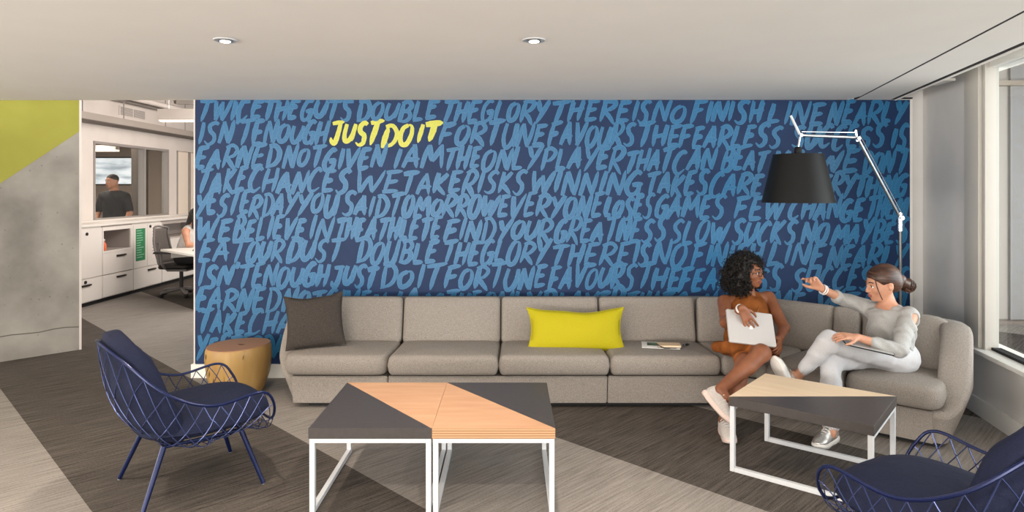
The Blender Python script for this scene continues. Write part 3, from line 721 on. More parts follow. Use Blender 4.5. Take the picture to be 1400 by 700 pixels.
MB().lathe([(.012,-.012),(.03,-.03),(.038,-.06),(.03,-.09),(.008,-.105)],20,(SX,SY,ztp)).build('bulb',mat('frosted_bulb',(.85,.85,.82),.3),t,smooth=True)

# ---------------------------------------------------------------- navy wire lounge chairs
def lerp(a,b,t): return a+(b-a)*t
def interp(tab,x):
    for (x0,v0),(x1,v1) in zip(tab,tab[1:]):
        if x<=x1:
            t=(x-x0)/(x1-x0); t=t*t*(3-2*t); return v0+(v1-v0)*t
    return tab[-1][1]
# rim: angle from the front (0) to the back (180): radius in x, in y, height
RIMX=[(0,.40),(25,.40),(50,.30),(90,.02),(130,-.25),(155,-.42),(180,-.50)]
RIMY=[(0,0),(12,.20),(25,.315),(50,.365),(90,.36),(130,.32),(155,.22),(180,0)]
RIMZ=[(0,.315),(12,.325),(25,.40),(38,.515),(60,.525),(90,.50),(125,.58),(155,.76),(180,.83)]
RX=catmull([(a_,x,0) for a_,x in [(-25,.37),(0,.385),(14,.385),(28,.36),(45,.27),(90,.03),(125,-.20),(152,-.40),(180,-.50),(208,-.40)]],12)
def curve(tab):
    pts=catmull([(a_,v,0) for a_,v in tab],16)
    def f(x):
        for p,q in zip(pts,pts[1:]):
            if p.x<=x<=q.x: return p.y+(q.y-p.y)*(x-p.x)/max(q.x-p.x,1e-9)
        return pts[-1].y
    return f
fx=curve([(-25,.36),(0,.38),(14,.375),(28,.35),(45,.27),(90,.03),(125,-.18),(152,-.34),(180,-.42),(208,-.34)])
fyy=curve([(-14,-.24),(0,0),(14,.24),(28,.345),(45,.375),(90,.365),(125,.33),(152,.21),(180,0),(208,-.21)])
fz=curve([(-14,.33),(0,.32),(14,.335),(28,.45),(45,.53),(90,.505),(125,.60),(152,.76),(180,.835),(208,.76)])
def rim(deg):
    d=deg%360; s=1
    if d>180: d=360-d; s=-1
    return Vector((fx(d),s*fyy(d),fz(d)))
def bowl(deg,s):
    """s: 0 at the bottom ring, 1 at the rim"""
    r=rim(deg); a_=math.radians(deg)
    b=Vector((.04+.20*math.cos(a_),.21*math.sin(a_),.285))
    p=b.lerp(r,s); q=math.sin(PI*s)
    out=Vector((math.cos(a_)*.055,math.sin(a_)*.055,-.055-.03*(math.cos(a_)<0))); return p+out*q
def wire_chair(loc,rz,label):
    t=thing('wire_lounge_chair',loc,label,'armchair',rz=rz)
    MB().tube([rim(i*3) for i in range(120)],.0075,8,closed=True).build('rim_rail',M['navy_metal'],t,local=True,smooth=True)
    MB().tube([bowl(i*10,0) for i in range(36)],.006,6,closed=True).build('seat_ring',M['navy_metal'],t,local=True,smooth=True)
    n=26
    for k in range(n):
        a0=360*k/n
        for sg in (1,-1):
            pts=[bowl(a0+sg*42*s_,s_) for s_ in [i/14 for i in range(15)]]
            MB().tube(pts,.0026,5).build('wire',M['navy_wire'],t,local=True,smooth=True)
    # legs and under-frame
    for ax,ay in ((.22,.21),(.22,-.21),(-.16,.21),(-.16,-.21)):
        fx_=.315 if ax>0 else -.275; fy_=.285 if ay>0 else -.285
        MB().tube([(ax,ay,.30),(fx_,fy_,0.006)],[.0145,.0115],10).build('leg',M['navy_metal'],t,local=True,smooth=True)
        MB().tube([(fx_,fy_,.008),(fx_,fy_,0)],.010,8).build('foot_glide',M['brushed'],t,local=True)
    for ay in (.21,-.21): MB().tube([(-.16,ay,.297),(.22,ay,.297)],.009,8).build('under_rail',M['navy_metal'],t,local=True,smooth=True)
    for ax in (.22,-.16): MB().tube([(ax,-.21,.297),(ax,.21,.297)],.009,8).build('under_rail',M['navy_metal'],t,local=True,smooth=True)
    # seat cushion: fat rounded pad following the bowl
    vs=[]; nu,nv=28,48
    def seat_pt(r,a_,top):
        ca,sa=math.cos(a_),math.sin(a_); e=.72
        x=.07+.335*math.copysign(abs(ca)**e,ca)*r; y=.335*math.copysign(abs(sa)**e,sa)*r
        T=(1-r**3.2)**.55 if r<1 else 0
        zc=.375+ (.02*(x-.07)/.4)
        if top: return Vector((x,y,zc+.098*T+.008*math.sin(9*x)*math.cos(7*y)))
        return Vector((x,y,zc-.055*T))
    for top in (1,0):
        for i in range(nu+1):
            r=(i/nu)**.7
            for k in range(nv): vs.append(seat_pt(r,2*PI*k/nv,top))
    fs=[]
    for s_ in (0,1):
        b=s_*(nu+1)*nv
        for i in range(nu):
            for k in range(nv):
                f=(b+i*nv+k,b+(i+1)*nv+k,b+(i+1)*nv+(k+1)%nv,b+i*nv+(k+1)%nv); fs.append(f if s_==0 else f[::-1])
    me=mesh(vs,fs); bb=bmesh.new(); bb.from_mesh(me); bmesh.ops.remove_doubles(bb,verts=bb.verts,dist=.0002); bmesh.ops.recalc_face_normals(bb,faces=bb.faces); bb.to_mesh(me); bb.free(); autosmooth(me,80)
    add('seat_cushion',me,M['navy_fab'],t,local=True)
    # back cushion: puffy rounded pad in the back of the bowl, with soft tufting folds
    vs=[]; nr,na=24,56
    def back_pt(r,a_,side):
        ca,sa=math.cos(a_),math.sin(a_); e=.68
        u=math.copysign(abs(ca)**e,ca)*r; v=math.copysign(abs(sa)**e,sa)*r
        d=180+u*(64-12*max(0,v)); s_=.12+.90*(v+1)/2
        o=bowl(d,s_); inn=(Vector((.22,0,o.z+.10))-o).normalized()
        T=(1-r**2.6)**.5 if r<1 else 0
        puff=(.017*math.sin(12*v+2.2*math.cos(3*u))+.014*math.sin(8*u+5*v)*math.cos(6*v))*T
        up=Vector((-.15,0,1))*(.075*max(0,v)*(.3+.7*T))
        return o+inn*(.040+((.145+.035*(v<0)*-v)*T+puff if side else -.034*T+puff*.4))+up
    for side in (0,1):
        for i in range(nr+1):
            r=(i/nr)**.7
            for k in range(na): vs.append(back_pt(r,2*PI*k/na,side))
    fs=[]
    for s_ in (0,1):
        b_=s_*(nr+1)*na
        for i in range(nr):
            for k in range(na):
                f=(b_+i*na+k,b_+(i+1)*na+k,b_+(i+1)*na+(k+1)%na,b_+i*na+(k+1)%na); fs.append(f if s_==0 else f[::-1])
    me=mesh(vs,fs); bb=bmesh.new(); bb.from_mesh(me); bmesh.ops.remove_doubles(bb,verts=bb.verts,dist=.0003); bmesh.ops.recalc_face_normals(bb,faces=bb.faces)
    bb.to_mesh(me); bb.free(); autosmooth(me,80)
    o=add('back_cushion',me,M['navy_fab'],t,local=True)
    sm=o.modifiers.new('subd','SUBSURF'); sm.levels=1; sm.render_levels=1
    return t
wire_chair((-1.77,3.60,0),math.radians(40),'navy wire lounge chair with dark blue cushions at left, beside the coffee tables')
wire_chair((1.70,2.50,0),math.radians(120),'navy wire lounge chair with blue cushions cut off at the lower right corner')

# ---------------------------------------------------------------- the office behind
OX=-5.8; WX=-6.25
S(MB().box((-10.0,15.0,0),(6,15.2,3.4)).build('wall_office_end', M['office_paint']))
S(MB().box((-3.1,5.8,2.42),(6,15,2.5)).build('ceiling_office_low', M['ceiling'])) if False else None
# side wall of the office with window openings
ws=MB()
for (y0,y1,z0,z1) in ((6.9,15,0,1.13),(6.9,15,2.34,3.4),(6.9,8.4,1.13,2.34),(9.42,9.86,1.13,2.34),(12.03,12.32,1.13,2.34),(13.25,15,1.13,2.34)):
    ws.box((WX-.12,y0,z0),(WX,y1,z1))
S(ws.build('wall_office_side', M['office_paint']))
w2=S(MB().box((WX-.07,9.86,1.16),(WX-.062,12.03,2.34)).build('window_2', M['glass']))
fm=mat('grey_window_frame',srgb(150,143,138),.5)
for y0,y1,z0,z1 in ((9.86,9.90,1.13,2.34),(11.99,12.03,1.13,2.34),(11.23,11.27,1.13,2.34),(9.86,12.03,2.30,2.34),(9.86,12.03,1.13,1.17)):
    e_=0 if y1-y0<.1 else .002; MB().box((WX-.1+e_,y0,z0),(WX+.01-e_,y1,z1)).build('frame_bar',fm,w2)
cream=mat('cream_roller_blind',srgb(240,226,210),.8)
for i,(y0,y1) in enumerate(((8.4,9.42),(12.32,13.25))):
    w=S(MB().box((WX-.09,y0,1.13),(WX-.07,y1,2.34)).build('window_%d'%(i+3), cream))
    MB().box((WX-.1,y0,1.13),(WX+.01,y0+.04,2.34)).build('frame_bar',fm,w)
MB().box((WX-.069,12.9,1.13),(WX-.03,12.93,2.34)).build('blind_edge',fm,bpy.data.objects['window_4'])
# meeting room beyond the glass
S(MB().box((-10.0,8,0),(-9.85,15,3.4)).build('wall_meeting_far', mat('taupe_wall',srgb(150,136,124),.8)))
S(MB().box((-9.85,14.85,0),(WX-.12,15.0,3.4)).build('wall_meeting_end', mat('taupe_wall_end',srgb(168,153,140),.8)))
S(MB().box((-10.0,8,2.75),(WX-.12,15,2.85)).build('ceiling_meeting', mat('meeting_ceiling',srgb(190,180,170),.8)))
t=thing('wall_screen',(-8.65,14.8,1.70),'large bright projected landscape screen on the meeting room wall behind the man','screen')
scr=noisy('screen_picture',srgb(150,158,164),srgb(226,230,232),1.6,.5,stretch=(1,1,5),detail=5)
b_=scr.node_tree.nodes['Principled BSDF']; lk(scr,b_.inputs['Base Color'].links[0].from_socket,b_.inputs['Emission Color']); b_.inputs['Emission Strength'].default_value=.9
MB().box((-9.42,14.80,1.74),(-8.40,14.84,2.32)).build('display',scr,t)
MB().box((-9.45,14.815,1.71),(-8.37,14.848,2.35)).build('bezel',M['black'],t)
t=thing('linear_ceiling_light',(-7.85,12.06,2.31),'slim glowing strip light on the meeting room ceiling','ceiling light')
MB().box((-8.5,12.0,2.31),(-7.2,12.12,2.34)).build('diffuser',emit('strip_diffuser',(1,.86,.70),1.0),t)
MB().box((-8.5,12.0,2.341),(-7.2,12.12,2.42)).build('housing',M['office_paint'],t)
t=thing('meeting_room_column',(-7.75,13.2,0),'dark square column inside the meeting room right of the screen','column')
MB().box((-7.26,12.6,0),(-7.10,12.9,2.75)).build('shaft',mat('dark_column',srgb(88,80,74),.7),t)
# conduits, duct and grille above the wall
t=thing('cable_tray',(WX+.15,10,2.64),'long grey cable tray hung along the office wall near the ceiling','cable tray')
MB().box((WX+.03,6.9,2.60),(WX+.30,14.9,2.70)).build('tray',mat('galvanised_grey',srgb(168,158,150),.6),t)
MB().box((WX+.03,6.9,2.585),(WX+.31,14.9,2.60)).build('tray_edge',mat('galvanised_dark',srgb(92,84,78),.6),t)
for y in (9.35,10.35,11.6,12.3,13.2): MB().tube([(WX+.17,y,2.70),(WX+.17,y,3.38)],.008,6).build('hanger_rod',fm,t)
for i,(x,z,r) in enumerate(((WX+.1,3.02,.03),(WX+.3,3.05,.045))):
    t=thing('ceiling_pipe',(x,11,z),('thin grey pipe running under the office ceiling beside the wall','thicker pale pipe running under the office ceiling next to the thin one')[i],'pipe')
    MB().tube([(x,6.9,z),(x,14.9,z)],r,10).build('pipe_run',(fm,M['office_paint'])[i],t,smooth=True)
t=thing('air_grille',(WX,10.85,2.87),'grey air grille high on the office wall','vent')
MB().box((WX,10.5,2.80),(WX+.012,11.25,2.95)).build('frame',M['office_paint'],t)
for i in range(6): MB().box((WX+.012,10.53,2.812+i*.022),(WX+.022,10.86,2.824+i*.022)).build('slat',fm,t); MB().box((WX+.012,10.90,2.812+i*.022),(WX+.022,11.22,2.824+i*.022)).build('slat',fm,t)
t=thing('pendant_tube_light',(-5.05,10.0,2.62),'white linear pendant lamp with a glowing underside over the office desks','ceiling light')
MB().box((-5.34,9.95,2.66),(-3.6,10.10,2.83)).build('housing',M['office_paint'],t)
MB().box((-5.32,9.96,2.645),(-3.62,10.09,2.66)).build('tube',emit('office_tube',(1,.93,.84),3.0),t)
MB().tube([(-5.2,10.02,2.83),(-5.2,10.02,3.3)],.004,6).build('hanger_rod',M['brushed'],t)
S(MB().box((-6.4,6.3,3.3),(6,15.1,3.4)).build('ceiling_office', mat('deck_grey',srgb(150,142,136),.8)))
for i in range(7):
    MB().box((-6.2,8.2+i*1.0,3.2),(-1.0,8.28+i*1.0,3.3)).build('deck_rib',M['office_paint'],bpy.data.objects['ceiling_office'])
# cabinet run
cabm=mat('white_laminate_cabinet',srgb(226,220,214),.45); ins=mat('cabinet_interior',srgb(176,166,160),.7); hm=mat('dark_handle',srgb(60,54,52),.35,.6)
def front(parent,nm,y0,y1,z0,z1,handle=None,lock=None):
    o=MB().box((OX-.002,y0+.004,z0+.004),(OX+.016,y1-.004,z1-.004)).build(nm,cabm,parent,bevel=.002,seg=1)
    if handle:
        y,z=handle; MB().box((OX+.016,y-.11,z-.012),(OX+.04,y+.11,z+.012)).build('handle',hm,o,bevel=.003)
    if lock:
        y,z=lock; MB().tube([(OX+.016,y,z),(OX+.03,y,z)],.022,10).build('lock',M['black'],o)
def carcass(nm,y0,y1,label,niche=None):
    t=thing(nm,(OX-.2,(y0+y1)/2,0),label,'cabinet','white storage cabinets along the office wall')
    mb=MB()
    if niche:
        a,b,z0,z1=niche
        mb.box((WX+.01,y0,.06),(OX-.003,y1,z0)); mb.box((WX+.01,y0,z1),(OX-.003,y1,1.09)); mb.box((WX+.01,y0,z0),(OX-.003,a,z1)); mb.box((WX+.01,b,z0),(OX-.003,y1,z1)); mb.box((WX+.01,a,z0),(WX+.04,b,z1))
    else: mb.box((WX+.01,y0,.06),(OX-.003,y1,1.09))
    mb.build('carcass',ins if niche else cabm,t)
    MB().box((WX+.05,y0,0),(OX-.04,y1,.06)).build('toe_kick',M['dark_slot'],t)
    return t
c1=carcass('storage_cabinet',8.30,9.33,'white cabinet nearest the concrete wall with a tall door above a wide drawer')
front(c1,'door',8.6,9.33,.39,1.07,None,(8.98,1.0)); front(c1,'drawer',8.30,9.33,.07,.385,(8.95,.30),(8.95,.345)); front(c1,'door',8.3,8.6,.39,1.07)
c2=carcass('storage_cabinet',9.335,10.09,'white cabinet with an open niche above two drawers',(9.36,10.02,.73,1.02))
front(c2,'drawer',9.335,10.09,.39,.70,(9.77,.64)); front(c2,'drawer',9.335,10.09,.07,.385,(9.77,.33))
for y0,y1,z0,z1 in ((9.335,9.36,.70,1.07),(10.02,10.09,.70,1.07),(9.36,10.02,1.02,1.07),(9.36,10.02,.70,.73)): MB().box((OX-.002,y0,z0),(OX+.016,y1,z1)).build('face_trim',cabm,c2)
c3=carcass('storage_cabinet',10.095,10.92,'white cabinet with a green sheet and a white sheet on its doors')
front(c3,'door',10.095,10.48,.39,1.07); front(c3,'door',10.48,10.92,.39,1.07,None,(10.56,1.02)); front(c3,'drawer',10.095,10.92,.07,.385,(10.6,.33),(10.85,.35))
c4=carcass('storage_cabinet',10.925,12.6,'white cabinet behind the desk chair with a dark open shelf',(11.0,12.4,.80,1.03))
front(c4,'drawer',10.925,12.6,.39,.78,(11.6,.7)); front(c4,'drawer',10.925,12.6,.07,.385,(11.6,.33))
ct=thing('cabinet_countertop',((OX+WX)/2,10.4,1.095),'long white ledge top over the row of office cabinets','countertop')
MB().box((WX+.005,8.3,1.092),(OX+.03,12.65,1.127)).build('top_board',cabm,ct,bevel=.004)
MB().box((WX+.005,8.3,1.127),(WX+.06,12.65,1.15)).build('upstand',cabm,ct)
def papers(nm,y0,y1,z0,z1,base,ink_,label,rows):
    t=thing(nm,(OX+.017,(y0+y1)/2,z0),label,'paper'); MB().box((OX+.0165,y0,z0),(OX+.0185,y1,z1)).build('sheet',base,t)
    mb=MB(); rnd=random.Random(3)
    for i in range(rows):
        z=z1-.03-(z1-z0-.05)*i/rows; w=rnd.uniform(.5,.95)
        mb.box((OX+.0186,y0+.02,z-.008),(OX+.0189,y0+.02+(y1-y0-.04)*w,z+.004))
    o=mb.build('printed_lines',ink_,t); o['kind']='stuff'
papers('poster',10.16,10.42,.50,1.0,mat('green_print',srgb(44,130,86),.6),mat('pale_green_ink',srgb(150,200,170),.6),'green printed sheet stuck on a white cabinet door',12)
papers('wall_calendar',10.60,10.88,.50,1.02,mat('white_print',srgb(232,224,218),.6),mat('grey_ink',srgb(176,160,152),.6),'white printed sheet on the cabinet door right of the green one',9)
t=thing('orange_bottle',(-5.85,9.47,.731),'small orange bottle standing in the open cabinet niche','bottle')
MB().lathe([(.03,0),(.032,.01),(.032,.09),(.012,.12),(.012,.14)],16).build('body',mat('orange_plastic',srgb(232,110,60),.4),t,local=True,smooth=True)
MB().lathe([(.014,.14),(.014,.165)],12).build('cap',M['white_paint'],t,local=True)
# desk
desk=thing('office_desk',(-4.3,9.5,0),'white office desk at the far left behind the mural wall','desk')
dk=[(-4.16,8.69),(-5.07,9.53),(-4.2,10.6),(-3.2,9.8)]
MB().prism(dk,.715,.745).build('desk_top',M['white_paint'],desk,bevel=.004)
MB().prism([(-4.14,8.72),(-4.20,8.78),(-3.4,9.7),(-3.34,9.64)],0,.714).build('side_panel',M['white_paint'],desk,bevel=.003)
MB().prism([(-4.9,9.5),(-4.85,9.56),(-4.1,10.5),(-4.15,10.52)],.62,.714).build('apron',M['white_paint'],desk)
t=thing('computer_mouse',(-4.42,9.25,.745),'small black object lying on the white office desk','mouse')
mb=MB().lathe([(.03,0),(.032,.012),(.022,.028),(.004,.033)],16); mb.v=[Vector((v.x*1.5,v.y,v.z)) for v in mb.v]; mb.build('shell',M['black'],t,local=True,smooth=True)
# office chair
oc=thing('office_chair',(-5.0,10.0,0),'grey mesh-back swivel office chair at the white desk','chair')
gp=mat('grey_chair_plastic',srgb(120,116,114),.45)
for k in range(5):
    a_=math.radians(72*k+20); d=Vector((math.cos(a_),math.sin(a_),0)); c0=Vector((-5.0,10.0,0))
    MB().tube([c0+Vector((0,0,.11)),c0+d*.31+Vector((0,0,.075))],[.03,.02],8).build('base_arm',gp,oc,smooth=True)
    e=Vector((-d.y,d.x,0))
    MB().tube([c0+d*.31+Vector((0,0,.03))-e*.025,c0+d*.31+Vector((0,0,.03))+e*.025],.03,12).build('caster',M['black'],oc,smooth=True)
MB().tube([(-5.0,10,.1),(-5.0,10,.40)],.028,12).build('gas_column',M['black'],oc,smooth=True)
me=pillow_prism([(-5.26,9.76),(-4.75,9.76),(-4.75,10.24),(-5.26,10.24)],.42,.48,.1,.025,.01); add('seat',me,M['black'],oc)
MB().box((-5.15,9.85,.38),(-4.85,10.15,.42)).build('tilt_mechanism',gp,oc,bevel=.01)
# curved back frame with mesh panel
def bk(u,v):   # u -1..1 across (y), v 0..1 up
    return Vector((-5.27-.10*v+.06*u*u-.03*math.sin(PI*v), 10.0+u*(.24-.03*v)*(1 if v<.8 else .92), .50+.52*v))
ring=[bk(-1,i/6) for i in range(7)]+[bk(-.5,1.04),bk(0,1.06),bk(.5,1.04)]+[bk(1,1-i/6) for i in range(7)]+[bk(.5,-.03),bk(-.5,-.03)]
MB().tube(catmull(ring,3,True),.016,8,closed=True).build('back_frame',gp,oc,smooth=True)
vs=[];fs=[]
for i in range(13):
    for j in range(13): vs.append(bk(-.97+1.94*i/12,j/12))
for i in range(12):
    for j in range(12): fs.append((i*13+j,(i+1)*13+j,(i+1)*13+j+1,i*13+j+1))
o=add('back_mesh',mesh(vs,fs),noisy('grey_chair_mesh',srgb(88,82,80),srgb(112,106,102),200,.8),oc,smooth=True); md=o.modifiers.new('s','SOLIDIFY'); md.thickness=.006
MB().tube(catmull([(-5.15,10,.42),(-5.33,10,.46),(-5.36,10,.62),(-5.34,10,.8)],5),.02,8).build('back_spine',gp,oc,smooth=True)
for s_ in (-1,1):
    MB().tube(catmull([(-5.12,10+.2*s_,.42),(-5.14,10+.29*s_,.50),(-5.16,10+.30*s_,.66)],5),.018,8).build('arm_post',gp,oc,smooth=True)
    MB().box((-5.25,10+.30*s_-.04,.66),(-4.98,10+.30*s_+.04,.69)).build('armrest',M['black'],oc,bevel=.012)

# ---------------------------------------------------------------- implicit surfaces for bodies, clothes, hair
class SDF:
    def __init__(s, lo, hi, h):
        s.lo=np.array(lo,float); s.h=h; n=np.ceil((np.array(hi)-s.lo)/h).astype(int)+1; s.n=n
        s.ax=[s.lo[i]+h*np.arange(n[i]) for i in range(3)]; s.F=np.full(n,1.0,np.float32)
    def region(s,lo,hi):
        a=np.clip(np.floor((np.array(lo)-s.lo)/s.h).astype(int),0,s.n); b=np.clip(np.ceil((np.array(hi)-s.lo)/s.h).astype(int)+1,0,s.n)
        return tuple(slice(a[i],b[i]) for i in range(3))
    def apply(s,lo,hi,fn,k,sub=False):
        sl=s.region(lo,hi)
        if any(q.stop<=q.start for q in sl): return
        X,Y,Z=np.meshgrid(s.ax[0][sl[0]],s.ax[1][sl[1]],s.ax[2][sl[2]],indexing='ij')
        d=fn(np.stack([X,Y,Z],-1)).astype(np.float32); A=s.F[sl]
        if sub:
            d=-d; hh=np.maximum(k-np.abs(A-d),0)/k; s.F[sl]=np.maximum(A,d)+hh*hh*k*.25
        else:
            hh=np.maximum(k-np.abs(A-d),0)/k; s.F[sl]=np.minimum(A,d)-hh*hh*k*.25
    def cap(s,a,b,ra,rb=None,k=.012,flat=None,sub=False):
        a=np.array(a,float); b=np.array(b,float); rb=ra if rb is None else rb; m=max(ra,rb)+k+2*s.h
        if flat is not None: fd=np.array(flat[0],float); fd/=np.linalg.norm(fd); ff=flat[1]; m*=max(1,ff)
        def fn(p):
            q=p-a; d=b-a
            if flat is not None:
                dd=d-fd*np.dot(d,fd)*(1-1/ff); q=q+(q@fd)[...,None]*fd*(1/ff-1); d=dd
            t=np.clip((q@d)/max(np.dot(d,d),1e-9),0,1)
            return (np.linalg.norm(q-t[...,None]*d,axis=-1)-(ra+(rb-ra)*t))*(min(1,ff) if flat is not None else 1)
        s.apply(np.minimum(a,b)-m,np.maximum(a,b)+m,fn,k,sub)
    def chain(s,pts,rs,k=.012,flat=None):
        for i in range(len(pts)-1): s.cap(pts[i],pts[i+1],rs[i],rs[i+1],k,flat)
    def ell(s,c,r,R=None,k=.012,sub=False):
        c=np.array(c,float); r=np.array(r,float); R=np.eye(3) if R is None else np.array(R); m=r.max()+k+2*s.h
        def fn(p):
            q=(p-c)@R; k0=np.linalg.norm(q/r,axis=-1); k1=np.linalg.norm(q/(r*r),axis=-1)+1e-9; return k0*(k0-1)/k1
        s.apply(c-m,c+m,fn,k,sub)
    def halfcut(s,p0,n,k=.004):      # remove everything on the side n points to
        p0=np.array(p0,float); n=np.array(n,float); n/=np.linalg.norm(n)
        X,Y,Z=np.meshgrid(*s.ax,indexing='ij'); d=((X-p0[0])*n[0]+(Y-p0[1])*n[1]+(Z-p0[2])*n[2]).astype(np.float32); s.F=np.maximum(s.F,d)
    def mesh(s):
        F=s.F; n=F.shape; ins=F<0
        c=[ins[i:n[0]-1+i,j:n[1]-1+j,k:n[2]-1+k] for i in(0,1) for j in(0,1) for k in(0,1)]
        cnt=sum(x.astype(np.int8) for x in c); mixed=(cnt>0)&(cnt<8); ids=np.argwhere(mixed); num=-np.ones(mixed.shape,int); num[mixed]=np.arange(len(ids))
        acc=np.zeros((len(ids),3)); w=np.zeros(len(ids))
        cor=[(i,j,k) for i in(0,1) for j in(0,1) for k in(0,1)]
        for a in range(8):
            for b in range(a+1,8):
                A,B=np.array(cor[a]),np.array(cor[b])
                if abs(A-B).sum()!=1: continue
                fa=F[tuple((ids+A).T)]; fb=F[tuple((ids+B).T)]; m=(fa<0)!=(fb<0)
                t=np.where(m,fa/np.where(m,fa-fb,1),0); pt=A+(B-A)*t[:,None]; acc[m]+=pt[m]; w[m]+=1
        V=s.lo+s.h*(ids+acc/w[:,None]); quads=[]
        for ax in range(3):
            o=[i for i in range(3) if i!=ax]
            sa=[slice(1,n[i]-1) for i in range(3)]; sb=list(sa); sa[ax]=slice(0,n[ax]-1); sb[ax]=slice(1,n[ax])
            A=ins[tuple(sa)]; B=ins[tuple(sb)]; e=np.argwhere(A!=B); 
            if len(e)==0: continue
            fl=A[tuple(e.T)]; base=e.copy(); base[:,o[0]]+=1; base[:,o[1]]+=1
            def cell(d0,d1):
                q=base.copy(); q[:,o[0]]+=d0; q[:,o[1]]+=d1; return num[tuple(q.T)]
            q=np.stack([cell(-1,-1),cell(0,-1),cell(0,0),cell(-1,0)],1)
            if ax==1: fl=~fl
            q[~fl]=q[~fl][:,::-1]; quads.append(q)
        Q=np.concatenate(quads); Q=Q[(Q>=0).all(1)]
        me=bpy.data.meshes.new('m'); me.vertices.add(len(V)); me.vertices.foreach_set('co',V.astype(np.float32).ravel())
        me.loops.add(len(Q)*4); me.loops.foreach_set('vertex_index',Q.astype(np.int32).ravel())
        me.polygons.add(len(Q)); me.polygons.foreach_set('loop_start',np.arange(0,len(Q)*4,4,dtype=np.int32)); me.polygons.foreach_set('loop_total',np.full(len(Q),4,np.int32))
        me.update(calc_edges=True); me.validate(); me.polygons.foreach_set('use_smooth',[True]*len(me.polygons)); return me
def frame(fwd,up):
    f=Vector(fwd).normalized(); u=Vector(up); u=(u-f*u.dot(f)).normalized(); l=u.cross(f); return f,l,u
def head(S_,c,fwd,up,sc=1.0,lipk=1):
    """c: centre of the skull between the ears; about 0.22 m chin to crown"""
    f,l,u=frame(fwd,up); R=np.array([[f.x,l.x,u.x],[f.y,l.y,u.y],[f.z,l.z,u.z]]); c=Vector(c)
    T=lambda x,y,z: c+(f*x+l*y+u*z)*sc
    E=lambda p,r,k=.012,sub=False: S_.ell(T(*p),[q*sc for q in r],R,k*sc,sub)
    E((-.012,0,.03),(.096,.075,.085)); E((.028,0,-.015),(.066,.064,.088),.03)
    E((.052,0,-.070),(.036,.040,.032),.03); E((.071,0,-.095),(.019,.020,.015),.02)
    for s in (-1,1):
        S_.cap(T(-.005,.055*s,-.045),T(.058,.024*s,-.090),.020*sc,.015*sc,.02*sc)     # jaw line
        E((.060,.036*s,-.030),(.024,.024,.020),.02)                                   # cheek
        E((.094,.031*s,.000),(.016,.019,.012),.012,True)                              # eye socket
        E((.080,.031*s,-.001),(.0125,.0135,.0125),.004)                               # eyeball under lids
        E((-.010,.079*s,-.010),(.018,.008,.032),.005)                                 # ear
        E((-.004,.086*s,-.008),(.008,.006,.016),.003,True)
        S_.cap(T(.090,.012*s,.020),T(.082,.046*s,.021),.006*sc,.005*sc,.010*sc)       # brow ridge
    S_.cap(T(.092,0,.010),T(.113,0,-.030),.0075*sc,.0095*sc,.010*sc); E((.104,0,-.036),(.011,.017,.008),.008)
    S_.cap(T(.091,-.020,-.060),T(.098,0,-.058),.0045*sc,.006*sc,.006*sc); S_.cap(T(.091,.020,-.060),T(.098,0,-.058),.0045*sc,.006*sc,.006*sc)
    S_.cap(T(.090,-.016,-.071),T(.090,.016,-.071),.0065*sc,.0065*sc,.007*sc)
    S_.cap(T(.099,-.020,-.0655),T(.099,.020,-.0655),.0022*sc,.0022*sc,.003*sc,sub=True)
    return T,R,(f,l,u)
def face_parts(parent,T,sc,fr,lip,brow,iris=(.06,.03,.015)):
    f,l,u=fr
    em=mat('eye_white',(.75,.72,.70),.2); im=mat('iris',iris,.15); lm=mat('lip_skin',lip,.45); bm=mat('brow_hair',brow,.9)
    for s in (-1,1):
        e=T(.0835,.031*s,-.001); mb=MB(); 
        mb.lathe([(.0001,-.011),(.006,-.0092),(.0098,-.004),(.0108,0),(.0098,.004),(.006,.0092),(.0001,.011)],16,M=Matrix.Translation(e)@Matrix.Scale(sc,4))
        eo=mb.build('eye',em,parent,smooth=True)
        d=(f+l*.0).normalized(); MB().tube([e+d*.0085*sc,e+d*.0118*sc],[.0058*sc,.0035*sc],12).build('iris',im,eo,smooth=True)
        MB().tube(catmull([T(.0935,.016*s,.0065),T(.0965,.030*s,.0088),T(.088,.046*s,.004)],4),.0017*sc,6).build('eyelashes',bm,parent,smooth=True)
        MB().tube(catmull([T(.0985,.012*s,.024),T(.0965,.030*s,.030),T(.086,.048*s,.024)],4),[.002*sc]+[.0034*sc]*7+[.0014*sc],6).build('eyebrow',bm,parent,smooth=True)
    MB().tube(catmull([T(.0955,-.021,-.0615),T(.1015,-.006,-.0575),T(.1025,0,-.0585),T(.1015,.006,-.0575),T(.0955,.021,-.0615)],4),.0038*sc,6).build('upper_lip',lm,parent,smooth=True)
    MB().tube(catmull([T(.0940,-.019,-.067),T(.0985,0,-.0735),T(.0940,.019,-.067)],5),.0048*sc,6).build('lower_lip',lm,parent,smooth=True)
